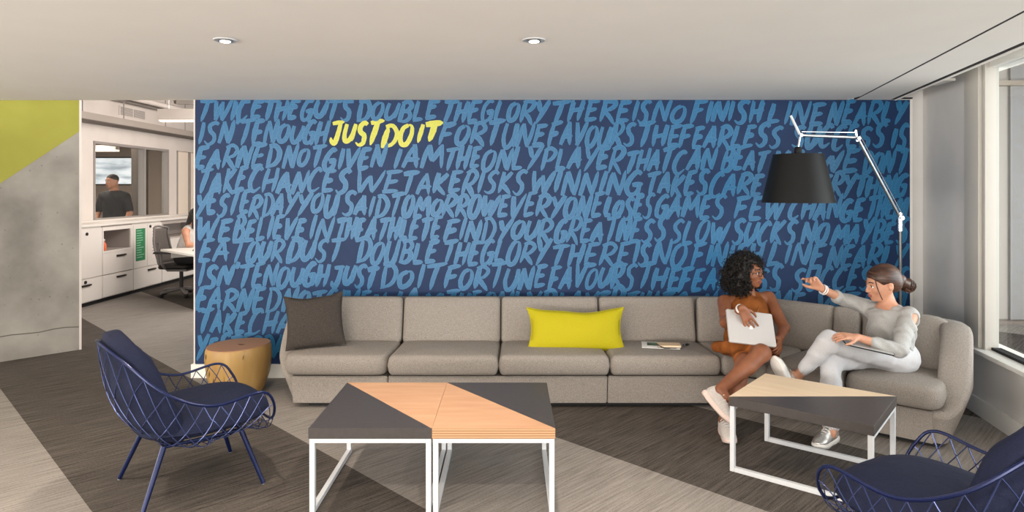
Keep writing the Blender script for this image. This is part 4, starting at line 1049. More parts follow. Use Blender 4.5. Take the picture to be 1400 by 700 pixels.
def hand(S_,wr,fwd,back,curl=.5,side=1,sc=1.0,spread=.10,thumb=(.6,.5),curls=None):
    """wr wrist, fwd fingers' direction, back: normal of the back of the hand, side: +1 thumb on the (back x fwd) side"""
    f,l,u=frame(fwd,back); l=l*side; wr=Vector(wr)    # l: towards the thumb
    T=lambda x,y,z: wr+(f*x+l*y+u*z)*sc
    for y in (-.026,-.009,.009,.026): S_.cap(T(.012,y*.7,0),T(.082,y,.002),.013*sc,.0115*sc,.012*sc)
    tips=[]
    for i,(y,L) in enumerate(((.030,.072),(.010,.080),(-.011,.074),(-.030,.058))):
        p=T(.085,y,.002); a=.0; sp=spread*(y/.03); cu=curls[i] if curls else curl
        for seg,(fr_,r0,r1) in enumerate(((.45,.0092,.0084),(.32,.0084,.0076),(.23,.0076,.0064))):
            a+=cu*(.75 if seg==0 else 1.0); d=(f*math.cos(a)-u*math.sin(a)+l*math.sin(sp)*math.cos(a)).normalized(); q=p+d*L*fr_*sc*1.05
            S_.cap(p,q,r0*sc,r1*sc,.0035*sc); p=q
        tips.append(p)
    d1=(f*.62+l*.72-u*.25*thumb[1]).normalized(); d2=(f*.85+l*.45-u*.45*thumb[1]).normalized(); d3=(f*.95+l*.15*thumb[0]-u*.5*thumb[1]).normalized()
    p0=T(.018,.016,-.004); p1=p0+d1*.040*sc; p2=p1+d2*.033*sc; p3=p2+d3*.026*sc
    S_.cap(p0,p1,.0150*sc,.0115*sc,.012*sc); S_.cap(p1,p2,.0108*sc,.0098*sc,.004*sc); S_.cap(p2,p3,.0098*sc,.0078*sc,.004*sc)
    return tips
def sneaker(parent,ank,toe,up,m_up,m_sole,m_lace,L=.255,nm='shoe'):
    """ank: ankle joint; shoe local x to the toe, z up; sole 0.075 below the ankle"""
    f,l,u=frame(toe,up); ank=Vector(ank); T=lambda x,y,z: ank+f*x+l*y+u*z
    R=np.array([[f.x,l.x,u.x],[f.y,l.y,u.y],[f.z,l.z,u.z]])
    lo=[min((T(x,y,z))[i] for x in(-.1,.22) for y in(-.07,.07) for z in(-.11,.08)) for i in range(3)]; hi=[max((T(x,y,z))[i] for x in(-.1,.22) for y in(-.07,.07) for z in(-.11,.08)) for i in range(3)]
    S1=SDF(lo,hi,.0045)
    S1.ell(T(-.02,0,-.035),(.052,.036,.040),R,.02); S1.ell(T(.06,0,-.045),(.075,.041,.034),R,.03); S1.ell(T(.125,.002,-.052),(.055,.044,.026),R,.03)
    S1.cap(T(-.028,0,-.01),T(-.018,0,.008),.036,.037,.015,flat=(l,.85)); S1.cap(T(.02,0,-.012),T(.075,0,-.028),.030,.026,.02)
    S1.cap(T(-.02,0,.03),T(-.018,0,.07),.028,.03,.004,sub=True); S1.halfcut(T(0,0,-.066),-u)
    root=add(nm,S1.mesh(),m_up,parent)
    S2=SDF(lo,hi,.0045)
    out=[(-.075,.0),(-.062,.028),(-.02,.034),(.04,.036),(.10,.046),(.15,.043),(.178,.022),(.186,0),(.176,-.024),(.14,-.040),(.08,-.038),(.02,-.032),(-.03,-.033),(-.064,-.026)]
    pts=catmull([(a,b,0) for a,b in out],4,True); n=len(pts); vs=[]
    for sc_,z in ((.93,-.090),(1.0,-.086),(1.03,-.072),(1.0,-.058),(.90,-.056)):
        for p in pts:
            tz=z+(.012*max(0,(p.x-.12)/.06) if z<-.06 else .004)+(.004 if p.x<-.03 else 0)
            vs.append(T(.055+(p.x-.055)*sc_,p.y*sc_,tz))
    fs=[(i*n+k,i*n+(k+1)%n,(i+1)*n+(k+1)%n,(i+1)*n+k) for i in range(4) for k in range(n)]+[tuple(range(n))[::-1],tuple(range(4*n,5*n))]
    me=recalc(mesh(vs,fs)); autosmooth(me,60); add('sole',me,m_sole,root)
    for k in range(5):
        x=.035+.019*k; z=.0185-.0105*k
        MB().tube(catmull([T(x,.026,z-.014),T(x+.004,.012,z),T(x+.006,0,z+.003),T(x+.004,-.012,z),T(x,-.026,z-.014)],3),.0028,5).build('lace',m_lace,root,smooth=True)
    MB().tube(catmull([T(.02,.004,.022),T(.035,.022,.028),T(.03,.034,.012)],4),.0025,5).build('lace',m_lace,root,smooth=True)
    MB().tube(catmull([T(.02,-.004,.022),T(.035,-.022,.028),T(.03,-.034,.012)],4),.0025,5).build('lace',m_lace,root,smooth=True)
    # stitched side overlay
    for s in (-1,1):
        MB().tube(catmull([T(-.05,.030*s,-.05),T(.0,.038*s,-.035),T(.03,.036*s,-.02)],5),[.002]*11,5).build('overlay_seam',m_sole,root,smooth=True)
    return root
def skin_mat(name,c1,c2,rough=.5):
    m=noisy(name,c1,c2,18,rough,spec=.45,lo=.3,hi=.7); b=m.node_tree.nodes['Principled BSDF']
    b.inputs['Subsurface Weight'].default_value=.12; b.inputs['Subsurface Radius'].default_value=(.02,.008,.004); b.inputs['Subsurface Scale'].default_value=.5; return m
def cloth_folds(me,amp,scale,seed=0,dirv=(1,1,1)):
    """push vertices along their normals by a few stretched waves: soft folds"""
    n=len(me.vertices); co=np.empty(n*3,np.float32); no=np.empty(n*3,np.float32); me.vertices.foreach_get('co',co)
    me.vertex_normals.foreach_get('vector',no); co=co.reshape(-1,3); no=no.reshape(-1,3); rnd=np.random.RandomState(seed); h=np.zeros(n)
    for i in range(5):
        d=np.array(dirv)*scale*(.6+.8*rnd.rand())+rnd.randn(3)*scale*.35; q=rnd.randn(3)*scale*.4; h+=np.sin(co@d+2.2*np.sin(co@q+rnd.rand()*6)+rnd.rand()*6)
    co+=no*(amp*h/2.2)[:,None].astype(np.float32); me.vertices.foreach_set('co',co.ravel()); me.update(); return me

# ---------------------------------------------------------------- woman in brown with the laptop
SK1=skin_mat('deep_brown_skin',srgb(128,78,52),srgb(146,92,63))
w1=thing('person',(1.75,4.9,.40),'woman with curly black hair, glasses and rust brown dress, holding a laptop','person')
hd=P(1024,371,4.97)
SH_R=P(990,412,5.00); SH_L=P(1051,407,5.03)            # her right shoulder is at the left of the picture
HPR=Vector((1.72,4.93,.475)); HPL=Vector((1.88,4.98,.475))
KR=Vector((1.69,4.42,.505)); AR=P(984,534,4.27)
KL=Vector((1.60,4.50,.43)); AL=Vector((1.395,4.30,.10))
ELR=P(992,441,4.78); WRR=P(1014,421,4.545)
ELL=P(1072,448,4.80); WRL=P(1066,463,4.60)
b=SDF((1.05,4.0,-.02),(2.35,5.3,1.28),.0065)
T1,R1,fr1=head(b,hd,(.64,-.76,-.06),(.04,0,1),1.0)
ctr=(SH_R+SH_L)/2; chest=ctr+Vector((0,-.01,-.12)); waist=Vector((1.79,5.0,.68)); pel=(HPR+HPL)/2
b.cap(hd+Vector((-.005,.012,-.06)),ctr+Vector((.005,.01,.02)),.050,.055,.03)
across=(SH_L-SH_R).normalized()
b.cap(SH_R+Vector((.03,0,-.005)),SH_L+Vector((-.03,0,-.005)),.050,.050,.04)
b.cap(ctr+Vector((0,0,-.05)),chest,.10,.105,.05,flat=(across,1.25)); b.cap(chest,waist,.10,.088,.04,flat=(across,1.2)); b.cap(waist,pel,.095,.12,.05,flat=(across,1.25))
b.chain([SH_R,ELR,WRR],[.050,.038,.026],.02); b.chain([SH_L,ELL,WRL],[.050,.038,.026],.02)
b.cap(HPR,KR,.080,.058,.03); b.cap(KR,KR.lerp(AR,.35),.055,.056,.02); b.cap(KR.lerp(AR,.35),AR,.056,.036,.02)
b.cap(HPL,KL,.080,.058,.03); b.cap(KL,KL.lerp(AL,.35),.055,.056,.02); b.cap(KL.lerp(AL,.35),AL,.056,.034,.02)
b.cap(AR,AR+Vector((.03,-.03,-.03)),.034,.03,.01); b.cap(AL,AL+Vector((0,-.04,-.03)),.034,.03,.01)
hand(b,WRR,(.42,-.13,-.88),(-.1,-1,.12),.10,1,1.0,.22)
hand(b,WRL,(-.25,-.55,-.3),(.8,-.4,.3),.55,-1,1.0)
body=add('body',b.mesh(),SK1,w1)
# dress
d=SDF((1.3,4.2,.30),(2.25,5.3,1.20),.0075)
d.cap(ctr+Vector((.0,.0,-.05)),chest,.112,.128,.05,flat=(across,1.22)); d.cap(chest,waist,.122,.112,.05,flat=(across,1.22)); d.cap(waist,pel,.122,.150,.05,flat=(across,1.25))
for s in (-1,1): d.ell(chest+across*.062*s+Vector((0,-.085,.0)),(.055,.05,.055),None,.04)
d.cap(ctr+Vector((0,.0,.03)),ctr+Vector((0,-.004,-.02)),.066,.085,.03)
d.cap(ctr-across*.02+Vector((0,0,-.01)),ctr+across*.075+Vector((0,0,-.02)),.062,.058,.03)
d.cap(ctr-across*.06+Vector((0,0,-.06)),ctr-across*.03,.06,.06,.03)
d.cap(HPR,KR,.096,.072,.04); d.cap(HPL,KL,.096,.072,.04)
d.cap(HPR.lerp(KR,.55)+Vector((-.05,0,-.03)),HPR.lerp(KR,.3)+Vector((-.13,-.02,-.045)),.06,.042,.04)
d.cap(pel+Vector((-.13,-.10,-.05)),pel+Vector((-.05,0,-.02)),.05,.09,.04)
d.cap(P(981,474,4.80),P(1004,474,4.62),.042,.05,.05); d.cap(P(1050,474,4.70),P(1061,486,4.60),.05,.028,.03)
d.halfcut(hd+Vector((0,0,-.118)),(0,0,1))
hem=HPR.lerp(KR,.86); d.halfcut(hem,(KR-HPR).normalized()+Vector((-.1,0,-.10)))
DM=noisy('rust_suede',srgb(122,68,28),srgb(152,88,40),10,.85,bump=.25,bscale=40,spec=.2)
dress=add('dress',cloth_folds(d.mesh(),.0050,42,3,(1,.2,.5)),DM,w1)
# hair: dark mass with separate curls
HM=mat('black_curly_hair',(.008,.006,.005),.5,0,.35)
f1,l1,u1=fr1
hs=SDF(hd-Vector((.26,.26,.30)),hd+Vector((.26,.26,.24)),.008)
back=-f1
hc=hd+back*.045+Vector((-.01,0,.02))
hs.ell(hd+back*.035+Vector((0,0,.035)),(.112,.112,.108),None,.03)
hs.ell(hd+back*.045+Vector((-.055,.01,-.055)),(.095,.10,.105),None,.05)
hs.ell(hd+l1*-.085+back*.01+Vector((0,0,-.07)),(.055,.055,.085),None,.04)
hs.ell(hd+l1*.075+back*.03+Vector((0,0,-.06)),(.038,.05,.09),None,.04)
fc=hd+f1*.105+Vector((0,0,-.045)); Rm=np.array([[f1.x,l1.x,u1.x],[f1.y,l1.y,u1.y],[f1.z,l1.z,u1.z]])
hs.ell(fc,(.095,.066,.098),Rm,.02,True)
hm=hs.mesh(); hair=add('hair',cloth_folds(hm,.010,75,9,(.6,.6,.6)),HM,w1)
rnd=random.Random(11); mb=MB(); vco=[v.co.copy() for v in hm.vertices]; vno=[v.normal.copy() for v in hm.vertices]
cnt=0
for _ in range(1500):
    i=rnd.randrange(len(vco)); p=vco[i]; nn=vno[i]
    q=p-hd
    if q.dot(f1)>.06 and abs(q.dot(l1))<.06 and -.12<q.z<.06: continue
    if (p-fc).length<.100: continue
    d0=(nn*.5+Vector((0,0,-.8))+Vector((rnd.gauss(0,.5),rnd.gauss(0,.5),rnd.gauss(0,.4)))).normalized(); a=d0.orthogonal().normalized(); bb=d0.cross(a); r=rnd.uniform(.005,.010); ph=rnd.uniform(0,6); Ls=rnd.uniform(.03,.055)
    pts=[p+nn*.004+d0*Ls*(k/11)+(a*math.cos(ph+k*1.15)+bb*math.sin(ph+k*1.15))*r for k in range(12)]
    mb.tube(pts,[.0012]+[.0021]*10+[.001],4); cnt+=1
o=mb.build('curls',HM,hair,smooth=True); o['kind']='stuff'
face_parts(w1,T1,1.0,fr1,srgb(150,84,72),(.01,.008,.006))
gl=mat('dark_glasses_frame',(.02,.018,.016),.3,.5)
g0=None
for s in (-1,1):
    pts=[T1(.112-.10*abs(.031*s+.024*math.cos(a)-.0)*.35,.033*s+.024*math.cos(a),-.004+.019*math.sin(a)) for a in [2*PI*k/20 for k in range(20)]]
    g_=MB().tube(pts,.0016,6,closed=True)
    if g0 is None: g0=g_
    else:
        g0.raw(g_.v,g_.f)
g0.tube([T1(.113,-.010,.0),T1(.116,0,.004),T1(.113,.010,.0)],.0015,6)
for s in (-1,1): g0.tube([T1(.104,.057*s,.0),T1(.05,.072*s,.002),T1(-.01,.079*s,.0)],.0015,6)
g0.build('eyeglasses',gl,w1,smooth=True)
gold=mat('gold_jewellery',(.75,.52,.22),.25,1); silver=mat('pearl_bead',(.8,.78,.75),.2)
pe=T1(-.004,-.083,-.052); MB().lathe([(.0005,-.011),(.007,-.007),(.009,0),(.007,.007),(.0005,.011)],12,pe).build('earring',silver,w1,smooth=True)
nk=[ctr+across*.075*math.cos(a)+Vector((0,-.105-.02*math.sin(a) ,.02-.10*math.sin(a))) for a in [PI*k/16 for k in range(17)]]
ny=chest.y-.135
nk=catmull([ctr-across*.055+Vector((0,-.06,.03)),ctr-across*.035+Vector((0,-.125,-.03)),ctr+across*.012+Vector((0,-.160,-.085)),ctr+across*.045+Vector((0,-.130,-.03)),ctr+across*.06+Vector((0,-.06,.025))],5)
MB().tube(nk,.0016,5).build('necklace',gold,w1,smooth=True)
dv=(WRR-ELR).normalized()
for k in (0,1):
    c=WRR-dv*(.012+.012*k); a=dv.orthogonal().normalized(); bb=dv.cross(a)
    MB().tube([c+(a*math.cos(t_)+bb*math.sin(t_))*.031 for t_ in [2*PI*i/18 for i in range(18)]],.0035,6,closed=True).build('bracelet',silver,w1,smooth=True)
white_up=noisy('white_knit_shoe',srgb(190,183,178),srgb(204,198,193),120,.75,bump=.3,bscale=200); sole_p=mat('blush_rubber_sole',srgb(222,200,190),.6); lace=mat('white_laces',srgb(232,228,222),.7)
sneaker(w1,AR+Vector((-.005,-.005,-.02)),(.50,-.62,-.60),(.68,.05,.58),white_up,sole_p,lace)
sneaker(w1,Vector((AL.x,AL.y-.01,.092)),(-.10,-1,0),(0,0,1),white_up,sole_p,lace)
# closed laptop
lt=thing('laptop',P(1029,471,4.66),'closed silver laptop held upright on the lap of the woman in brown','laptop')
c0=P(997,467.5,4.46); c1=P(1061.5,475,4.46); c2=P(1064,433,4.60); c3=P(1000,424,4.60)
ux=(c1-c0); uy=(c3-c0); nz=ux.cross(uy).normalized(); nz=nz if nz.y<0 else -nz
wL,hL=(c1-c0).length,(c3-c0).length; ux.normalize(); uy=(uy-ux*uy.dot(ux)).normalized()
ML=Matrix(((ux.x,uy.x,nz.x,c0.x),(ux.y,uy.y,nz.y,c0.y),(ux.z,uy.z,nz.z,c0.z),(0,0,0,1)))
alu=mat('silver_aluminium',srgb(196,192,190),.38,.25)
add('lid',pillow_prism([(0,0),(wL,0),(wL,hL),(0,hL)],.0005,.007,.012,.0028,.0,0,Mx=ML),alu,lt)
add('base_shell',pillow_prism([(0,0),(wL,0),(wL,hL),(0,hL)],-.011,0,.012,.003,.0,0,Mx=ML),alu,lt)
# logo: a small apple-like pale mark: round body with a notch and leaf
lg=mat('pale_logo',srgb(246,246,246),.3); mb=MB()
pts=[]
for k in range(28):
    a=2*PI*k/28; r=.014*(1-.10*math.cos(2*a)*0); x=r*math.cos(a)*.92; y=r*math.sin(a)-.002*(abs(math.cos(a))<.3)*(1 if math.sin(a)>0 else -.6)
    if -.5<a<.45 or a>2*PI-.5: x-=.0035*math.cos(a*3)
    pts.append((wL*.5+x,hL*.5+y))
mb.prism(pts,.0071,.0075,ML); mb.prism([(wL*.5+.001,hL*.5+.015),(wL*.5+.006,hL*.5+.017),(wL*.5+.007,hL*.5+.023),(wL*.5+.002,hL*.5+.020)],.0071,.0075,ML)
mb.build('lid_emblem',lg,lt)

# ---------------------------------------------------------------- woman in grey and white, pointing
SK2=skin_mat('warm_light_skin',srgb(186,132,104),srgb(200,148,120))
w2=thing('person',(2.5,4.4,.40),'woman with a brown hair bun, grey cold-shoulder top and white trousers, arm raised','person')
h2=P(1206,387,4.42)
S2R=P(1188,421,4.56); S2L=P(1243,432,4.28)
E2R=P(1152,409,4.60); W2R=P(1122,394,4.52)
E2L=P(1229,479,4.10); W2L=P(1172,461,4.12)
H2R=Vector((2.50,4.50,.49)); H2L=Vector((2.60,4.36,.49))
K2B=Vector((2.05,4.24,.625)); A2B=P(1090,515,4.40)         # crossed leg (upper)
K2A=Vector((2.10,4.32,.475)); A2A=Vector((2.03,4.16,.10)) # standing leg
b=SDF((1.60,3.95,-.02),(2.9,4.85,1.20),.0065)
T2,R2,fr2=head(b,h2,(-1.0,-.04,-.20),(-.18,-.05,1),1.0)
c2_=(S2R+S2L)/2; ac2=(S2L-S2R).normalized(); ch2=c2_+Vector((.02,0,-.12)); wa2=Vector((2.56,4.42,.66)); pe2=(H2R+H2L)/2
b.cap(h2+Vector((.02,.012,-.06)),c2_+Vector((.005,.0,.02)),.047,.055,.03)
b.cap(S2R,S2L,.045,.045,.04); b.cap(c2_+Vector((0,0,-.05)),ch2,.09,.095,.05,flat=(ac2,1.2)); b.cap(ch2,wa2,.09,.08,.04,flat=(ac2,1.2)); b.cap(wa2,pe2,.09,.11,.05,flat=(ac2,1.2))
b.chain([S2R,E2R,W2R],[.044,.034,.023],.02); b.chain([S2L,E2L,W2L],[.049,.034,.023],.02)
b.cap(H2R,K2A,.075,.05,.03); b.chain([K2A,K2A.lerp(A2A,.35),A2A],[.05,.05,.032],.02)
b.cap(H2L,K2B,.075,.05,.03); b.chain([K2B,K2B.lerp(A2B,.35),A2B],[.05,.044,.030],.02)
b.cap(A2B,A2B+Vector((-.03,0,.01)),.032,.03,.01); b.cap(A2A,A2A+Vector((-.02,-.03,-.03)),.032,.03,.01)
hand(b,W2R,(-.72,-.15,.68),(-.35,.3,.9),.5,-1,1.0,.08,curls=[.35,.6,.75,.8])
hand(b,W2L,(-1.0,-.02,.08),(.1,-.35,.95),.30,1,.95,.06)
add('body',b.mesh(),SK2,w2)
tp=SDF((2.0,3.95,.42),(2.95,4.85,1.08),.0065)
tp.cap(c2_+Vector((0,0,-.045)),ch2,.108,.118,.05,flat=(ac2,1.2)); tp.cap(ch2,wa2,.108,.102,.04,flat=(ac2,1.2)); tp.cap(wa2,pe2+Vector((0,0,.02)),.104,.132,.05,flat=(ac2,1.2))
for s in (-1,1): tp.ell(ch2+ac2*.055*s+Vector((-.055,-.045,.0)),(.055,.055,.055),None,.04)
tp.cap(S2R+Vector((.0,0,-.005)),S2L+Vector((0,0,-.012)),.055,.055,.04)
tp.cap(S2R,E2R,.056,.044,.02); tp.cap(E2R,E2R.lerp(W2R,.22),.044,.040,.01)
tp.cap(S2L,E2L,.060,.048,.02); tp.cap(E2L,E2L.lerp(W2L,.60),.046,.036,.015)
tp.ell(S2L+Vector((.006,-.066,-.020)),(.034,.046,.052),None,.006,True)
tp.ell(c2_+Vector((-.03,-.01,.075)),(.075,.078,.055),None,.02,True)
tp.halfcut(E2R.lerp(W2R,.20),(W2R-E2R)) if False else None
TM=noisy('grey_jersey',srgb(160,159,156),srgb(176,174,171),200,.8)
add('long_sleeve_top',cloth_folds(tp.mesh(),.0055,60,5,(.8,.1,.9)),TM,w2)
# trousers
pt=SDF((1.85,3.95,.08),(2.9,4.8,.80),.0068)
pt.cap(pe2+Vector((0,0,.06)),pe2,.118,.128,.04,flat=(ac2,1.2))
pt.cap(H2R,K2A,.100,.066,.03); pt.chain([K2A,K2A.lerp(A2A,.35),K2A.lerp(A2A,.95)],[.066,.062,.052],.02)
pt.cap(H2L,K2B,.102,.068,.03); pt.chain([K2B,K2B.lerp(A2B,.35),K2B.lerp(A2B,.76)],[.066,.056,.043],.02)
pt.ell(K2B.lerp(A2B,1.0),(.04,.04,.04),None,.004,True)
PM=noisy('white_denim',srgb(192,192,195),srgb(201,201,204),160,.8)
add('trousers',cloth_folds(pt.mesh(),.0028,45,8,(.9,.4,.4)),PM,w2)
# hair, swept back into a bun
f2,l2,u2=fr2; R_=np.array([[f2.x,l2.x,u2.x],[f2.y,l2.y,u2.y],[f2.z,l2.z,u2.z]])
hs=SDF(h2-Vector((.2,.2,.2)),h2+Vector((.3,.2,.2)),.006)
Q=lambda x,y,z:h2+f2*x+l2*y+u2*z
hs.ell(Q(-.020,0,.035),(.108,.087,.094),R_,.02); hs.ell(Q(-.065,0,-.005),(.065,.07,.075),R_,.03)
hs.ell(Q(.085,0,-.035),(.075,.085,.082),R_,.01,True)
for s in (-1,1): hs.ell(Q(.010,.082*s,-.035),(.040,.028,.045),R_,.008,True)
hs.ell(Q(-.02,0,-.115),(.09,.1,.05),R_,.01,True)
hs.cap(Q(-.10,0,-.005),Q(-.135,0,.0),.034,.03,.02)
m=noisy('brown_hair',srgb(44,26,18),srgb(92,58,40),14,.42,stretch=(1,1,7),detail=6,bump=.4,bscale=30,lo=.35,hi=.7,spec=.5)
h_o=add('hair',hs.mesh(),m,w2)
bun=P(1241,390,4.50)
mb=MB(); rnd=random.Random(4)
hb=SDF(bun-Vector((.09,.09,.09)),bun+Vector((.09,.09,.09)),.005); hb.ell(bun,(.044,.044,.043),None,.01); hb.cap(bun,Q(-.12,0,0),.028,.03,.02); bo=add('bun',hb.mesh(),m,w2)
for k in range(60):
    ax=Vector((rnd.gauss(0,1),rnd.gauss(0,1),rnd.gauss(0,1))).normalized(); a=ax.orthogonal().normalized(); bb=ax.cross(a); r=rnd.uniform(.040,.050); t0=rnd.uniform(0,6)
    mb.tube([bun+(a*math.cos(t0+i*.3)+bb*math.sin(t0+i*.3))*r+ax*rnd.uniform(-.012,.012)*0 for i in range(9)],[.001]+[.0035]*7+[.001],4)
o=mb.build('bun_strands',m,bo,smooth=True); o['kind']='stuff'
mb=MB()
for k in range(46):   # combed strands over the crown towards the bun
    y=-.085+.17*k/45; z0=.078*math.sqrt(max(0,1-(y/.088)**2))
    pts=[]
    for i in range(9):
        t_=i/8; x=.072-.165*t_; rr=math.sqrt(max(0,1-((x+.02)/.111)**2)); yy=y*rr*(1-.45*t_*t_); zz=.035+.097*rr*math.sqrt(max(0,1-(y/.091)**2))*(1-.05*t_)-.05*t_*t_
        pts.append(Q(x,yy,zz+.0005))
    mb.tube(pts,.0022,4)
o=mb.build('combed_strands',m,h_o,smooth=True); o['kind']='stuff'
MB().tube(catmull([Q(.070,.050,.055),Q(.078,.067,.01),Q(.070,.072,-.045),Q(.055,.066,-.09)],6),[.004]*10+[.003]*9,5).build('loose_strand',m,h_o,smooth=True)
face_parts(w2,T2,1.0,fr2,srgb(176,98,88),(.05,.03,.02))
dv=(W2R-E2R).normalized()
for k in (0,1):
    c=W2R-dv*(.02+.018*k); a=dv.orthogonal().normalized(); bb=dv.cross(a)
    MB().tube([c+(a*math.cos(t_)+bb*math.sin(t_))*.031+dv*.004*math.sin(t_) for t_ in [2*PI*i/18 for i in range(18)]],.0045,6,closed=True).build('bracelet',silver,w2,smooth=True)
sil=noisy('silver_leather_shoe',(.50,.49,.47),(.68,.67,.65),20,.32,.75); wsole=mat('white_rubber_sole',srgb(226,222,216),.6)
sneaker(w2,Vector((A2A.x-.01,A2A.y,.092)),(-.80,-.60,0),(0,0,1),sil,wsole,lace)
sneaker(w2,A2B+Vector((-.035,0,-.01)),(-.42,.12,.90),(.78,.50,.25),sil,wsole,lace,nm='shoe')
# tablet in a dark case under her forearm
tb=thing('tablet',P(1190,476,4.12),'dark slim tablet resting on the thigh of the woman in white trousers','tablet')
a=P(1158,470,4.08); bq=P(1224,485,4.03); ux=(bq-a); wT=ux.length; ux.normalize(); uy=Vector((.15,1,.12)); uy=(uy-ux*uy.dot(ux)).normalized(); nz=ux.cross(uy)
MT=Matrix(((ux.x,uy.x,nz.x,a.x),(ux.y,uy.y,nz.y,a.y),(ux.z,uy.z,nz.z,a.z),(0,0,0,1)))
add('case',pillow_prism([(0,0),(wT,0),(wT,.17),(0,.17)],-.012,-.005,.01,.002,0,0,Mx=MT),M['black'],tb)
add('screen_face',pillow_prism([(.003,.003),(wT-.003,.003),(wT-.003,.167),(.003,.167)],-.005,.0,.01,.002,0,0,Mx=MT),mat('silver_tablet_back',srgb(190,188,186),.3,.5),tb)

# ---------------------------------------------------------------- man behind the glass
SK3=skin_mat('man_skin',srgb(176,120,92),srgb(190,134,104))
pm=thing('person',(-6.95,11.55,0),'man in a black t-shirt standing behind the meeting room window','person')
bx,by_=-6.95,11.55; V=lambda x,y,z:Vector((bx+x,by_+y,z))
b=SDF((bx-.45,by_-.45,-.02),(bx+.45,by_+.45,1.96),.013)
T3,R3_,fr3=head(b,V(-.02,-.03,1.755),(-.35,-.93,-.05),(0,0,1),1.08)
b.cap(V(0,0,1.69),V(0,0,1.55),.058,.065,.03); b.cap(V(-.17,0,1.50),V(.17,0,1.50),.065,.065,.05)
b.cap(V(0,0,1.45),V(0,0,1.05),.14,.12,.06,flat=((1,0,0),1.3)); 
for s in (-1,1):
    b.chain([V(.20*s,0,1.49),V(.28*s,-.02,1.20),V(.24*s,-.16,.97)],[.058,.045,.032],.03)
    hand(b,V(.24*s,-.16,.97),(-.1*s,-.5,-.8),(.8*s,-.4,0),.3,s)
    b.chain([V(.095*s,0,.98),V(.11*s,-.02,.53),V(.12*s,.01,.10)],[.10,.065,.042],.03)
    b.cap(V(.12*s,.01,.05),V(.13*s,-.15,.035),.04,.032,.02)
add('body',b.mesh(),SK3,pm)
d=SDF((bx-.45,by_-.35,.85),(bx+.45,by_+.35,1.62),.013)
d.cap(V(-.17,0,1.49),V(.17,0,1.49),.082,.082,.05); d.cap(V(0,0,1.45),V(0,0,.98),.155,.14,.06,flat=((1,0,0),1.3))
for s in (-1,1): d.cap(V(.20*s,0,1.48),V(.27*s,-.015,1.27),.078,.07,.03)
add('t_shirt',cloth_folds(d.mesh(),.004,30,2),mat('black_cotton',(.008,.008,.009),.85),pm)
d=SDF((bx-.3,by_-.3,.05),(bx+.3,by_+.3,1.1),.014); d.cap(V(0,0,1.02),V(0,0,.95),.14,.14,.04,flat=((1,0,0),1.2))
for s in (-1,1): d.chain([V(.095*s,0,.95),V(.11*s,-.02,.53),V(.12*s,.01,.09)],[.115,.082,.062],.03)
add('trousers',d.mesh(),mat('dark_trousers',srgb(40,40,46),.8),pm)
hs=SDF(V(-.2,-.2,1.6),V(.2,.2,2.0),.010); f,l,u=fr3; c=V(-.02,-.03,1.755); R_=np.array([[f.x,l.x,u.x],[f.y,l.y,u.y],[f.z,l.z,u.z]])
hs.ell(c+f*-.012+u*.04,(.104,.084,.088),R_,.02); hs.ell(c+f*.10+u*-.05,(.10,.10,.085),R_,.01,True); hs.ell(c+u*-.10+f*-.02,(.12,.1,.07),R_,.01,True)
add('hair',hs.mesh(),mat('short_dark_hair',(.02,.014,.01),.7),pm)
face_parts(pm,T3,1.08,fr3,srgb(150,90,80),(.02,.014,.01))

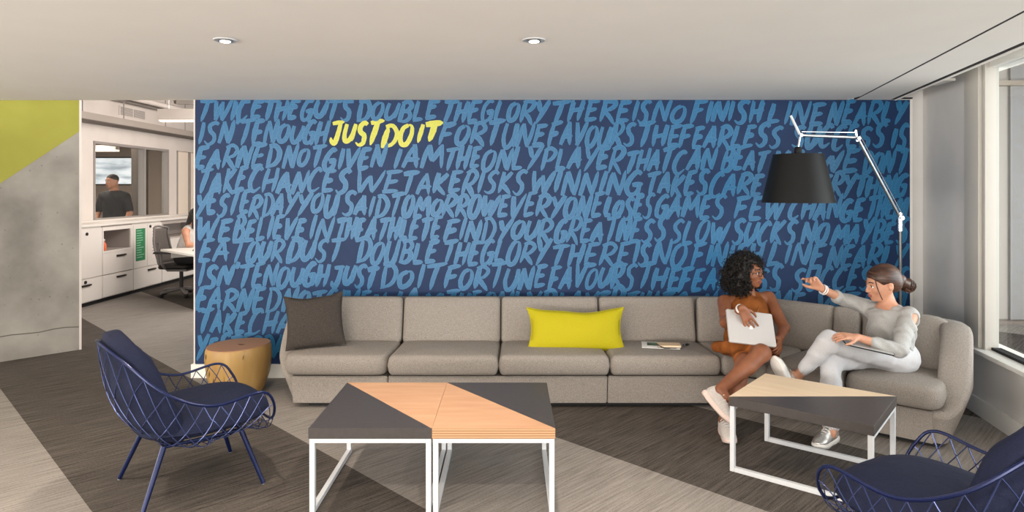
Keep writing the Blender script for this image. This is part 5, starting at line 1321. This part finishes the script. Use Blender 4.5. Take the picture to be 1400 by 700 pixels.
# ---------------------------------------------------------------- woman working at the office desk
wd=thing('person',(-4.95,10.0,.48),'woman in a pale grey tank top seated at the office desk','person')
V=lambda x,y,z:Vector((-4.95+x,10.0+y,z))
b=SDF((-5.3,9.55,.0),(-4.0,10.45,1.45),.011)
T4,R4,fr4=head(b,V(.20,0,1.20),(.85,-.1,-.45),(.4,0,1),1.0)
b.cap(V(.17,0,1.14),V(.10,0,1.04),.048,.055,.03); b.cap(V(.09,-.16,.99),V(.09,.16,.99),.05,.05,.04); b.cap(V(.09,0,.95),V(0,0,.62),.10,.11,.05,flat=((0,1,0),1.25))
for s in (-1,1):
    b.chain([V(.09,.17*s,.98),V(.16,.22*s,.79),V(.36,.14*s,.775)],[.05,.038,.026],.02); hand(b,V(.36,.14*s,.775),(1,-.2*s,-.02),(0,0,1),.2,-s)
    b.chain([V(-.02,.09*s,.58),V(.40,.11*s,.56),V(.42,.11*s,.10)],[.08,.06,.035],.03); b.cap(V(.42,.11*s,.05),V(.55,.11*s,.035),.036,.03,.01)
add('body',b.mesh(),SK2,wd)
d=SDF((-5.3,9.6,.5),(-4.6,10.4,1.12),.011); d.cap(V(.09,0,.97),V(0,0,.64),.113,.128,.05,flat=((0,1,0),1.25)); d.cap(V(.09,-.11,1.0),V(.09,.11,1.0),.05,.05,.03)
add('tank_top',cloth_folds(d.mesh(),.003,40,2),mat('pale_grey_cotton',srgb(200,196,192),.8),wd)
d=SDF((-5.3,9.6,.08),(-4.3,10.4,.78),.012); d.cap(V(0,0,.64),V(-.01,0,.58),.125,.13,.04,flat=((0,1,0),1.2))
for s in (-1,1): d.chain([V(-.02,.09*s,.585),V(.40,.11*s,.56),V(.42,.11*s,.12)],[.095,.076,.058],.03)
add('trousers',d.mesh(),mat('black_trousers',(.012,.012,.014),.8),wd)
hs=SDF(V(-.1,-.25,.9),V(.45,.25,1.45),.009); f,l,u=fr4; c=V(.20,0,1.20); R_=np.array([[f.x,l.x,u.x],[f.y,l.y,u.y],[f.z,l.z,u.z]])
hs.ell(c+f*-.02+u*.03,(.11,.092,.10),R_,.02); hs.cap(c+f*-.07,V(.06,0,1.04),.075,.05,.04); hs.cap(c+l*-.07,c+l*-.09+Vector((.0,0,-.16)),.045,.035,.03); hs.cap(c+l*.07,c+l*.09+Vector((.0,0,-.16)),.045,.035,.03)
hs.ell(c+f*.11+u*-.04,(.10,.07,.09),R_,.01,True)
add('hair',hs.mesh(),mat('black_straight_hair',(.010,.008,.007),.5),wd)
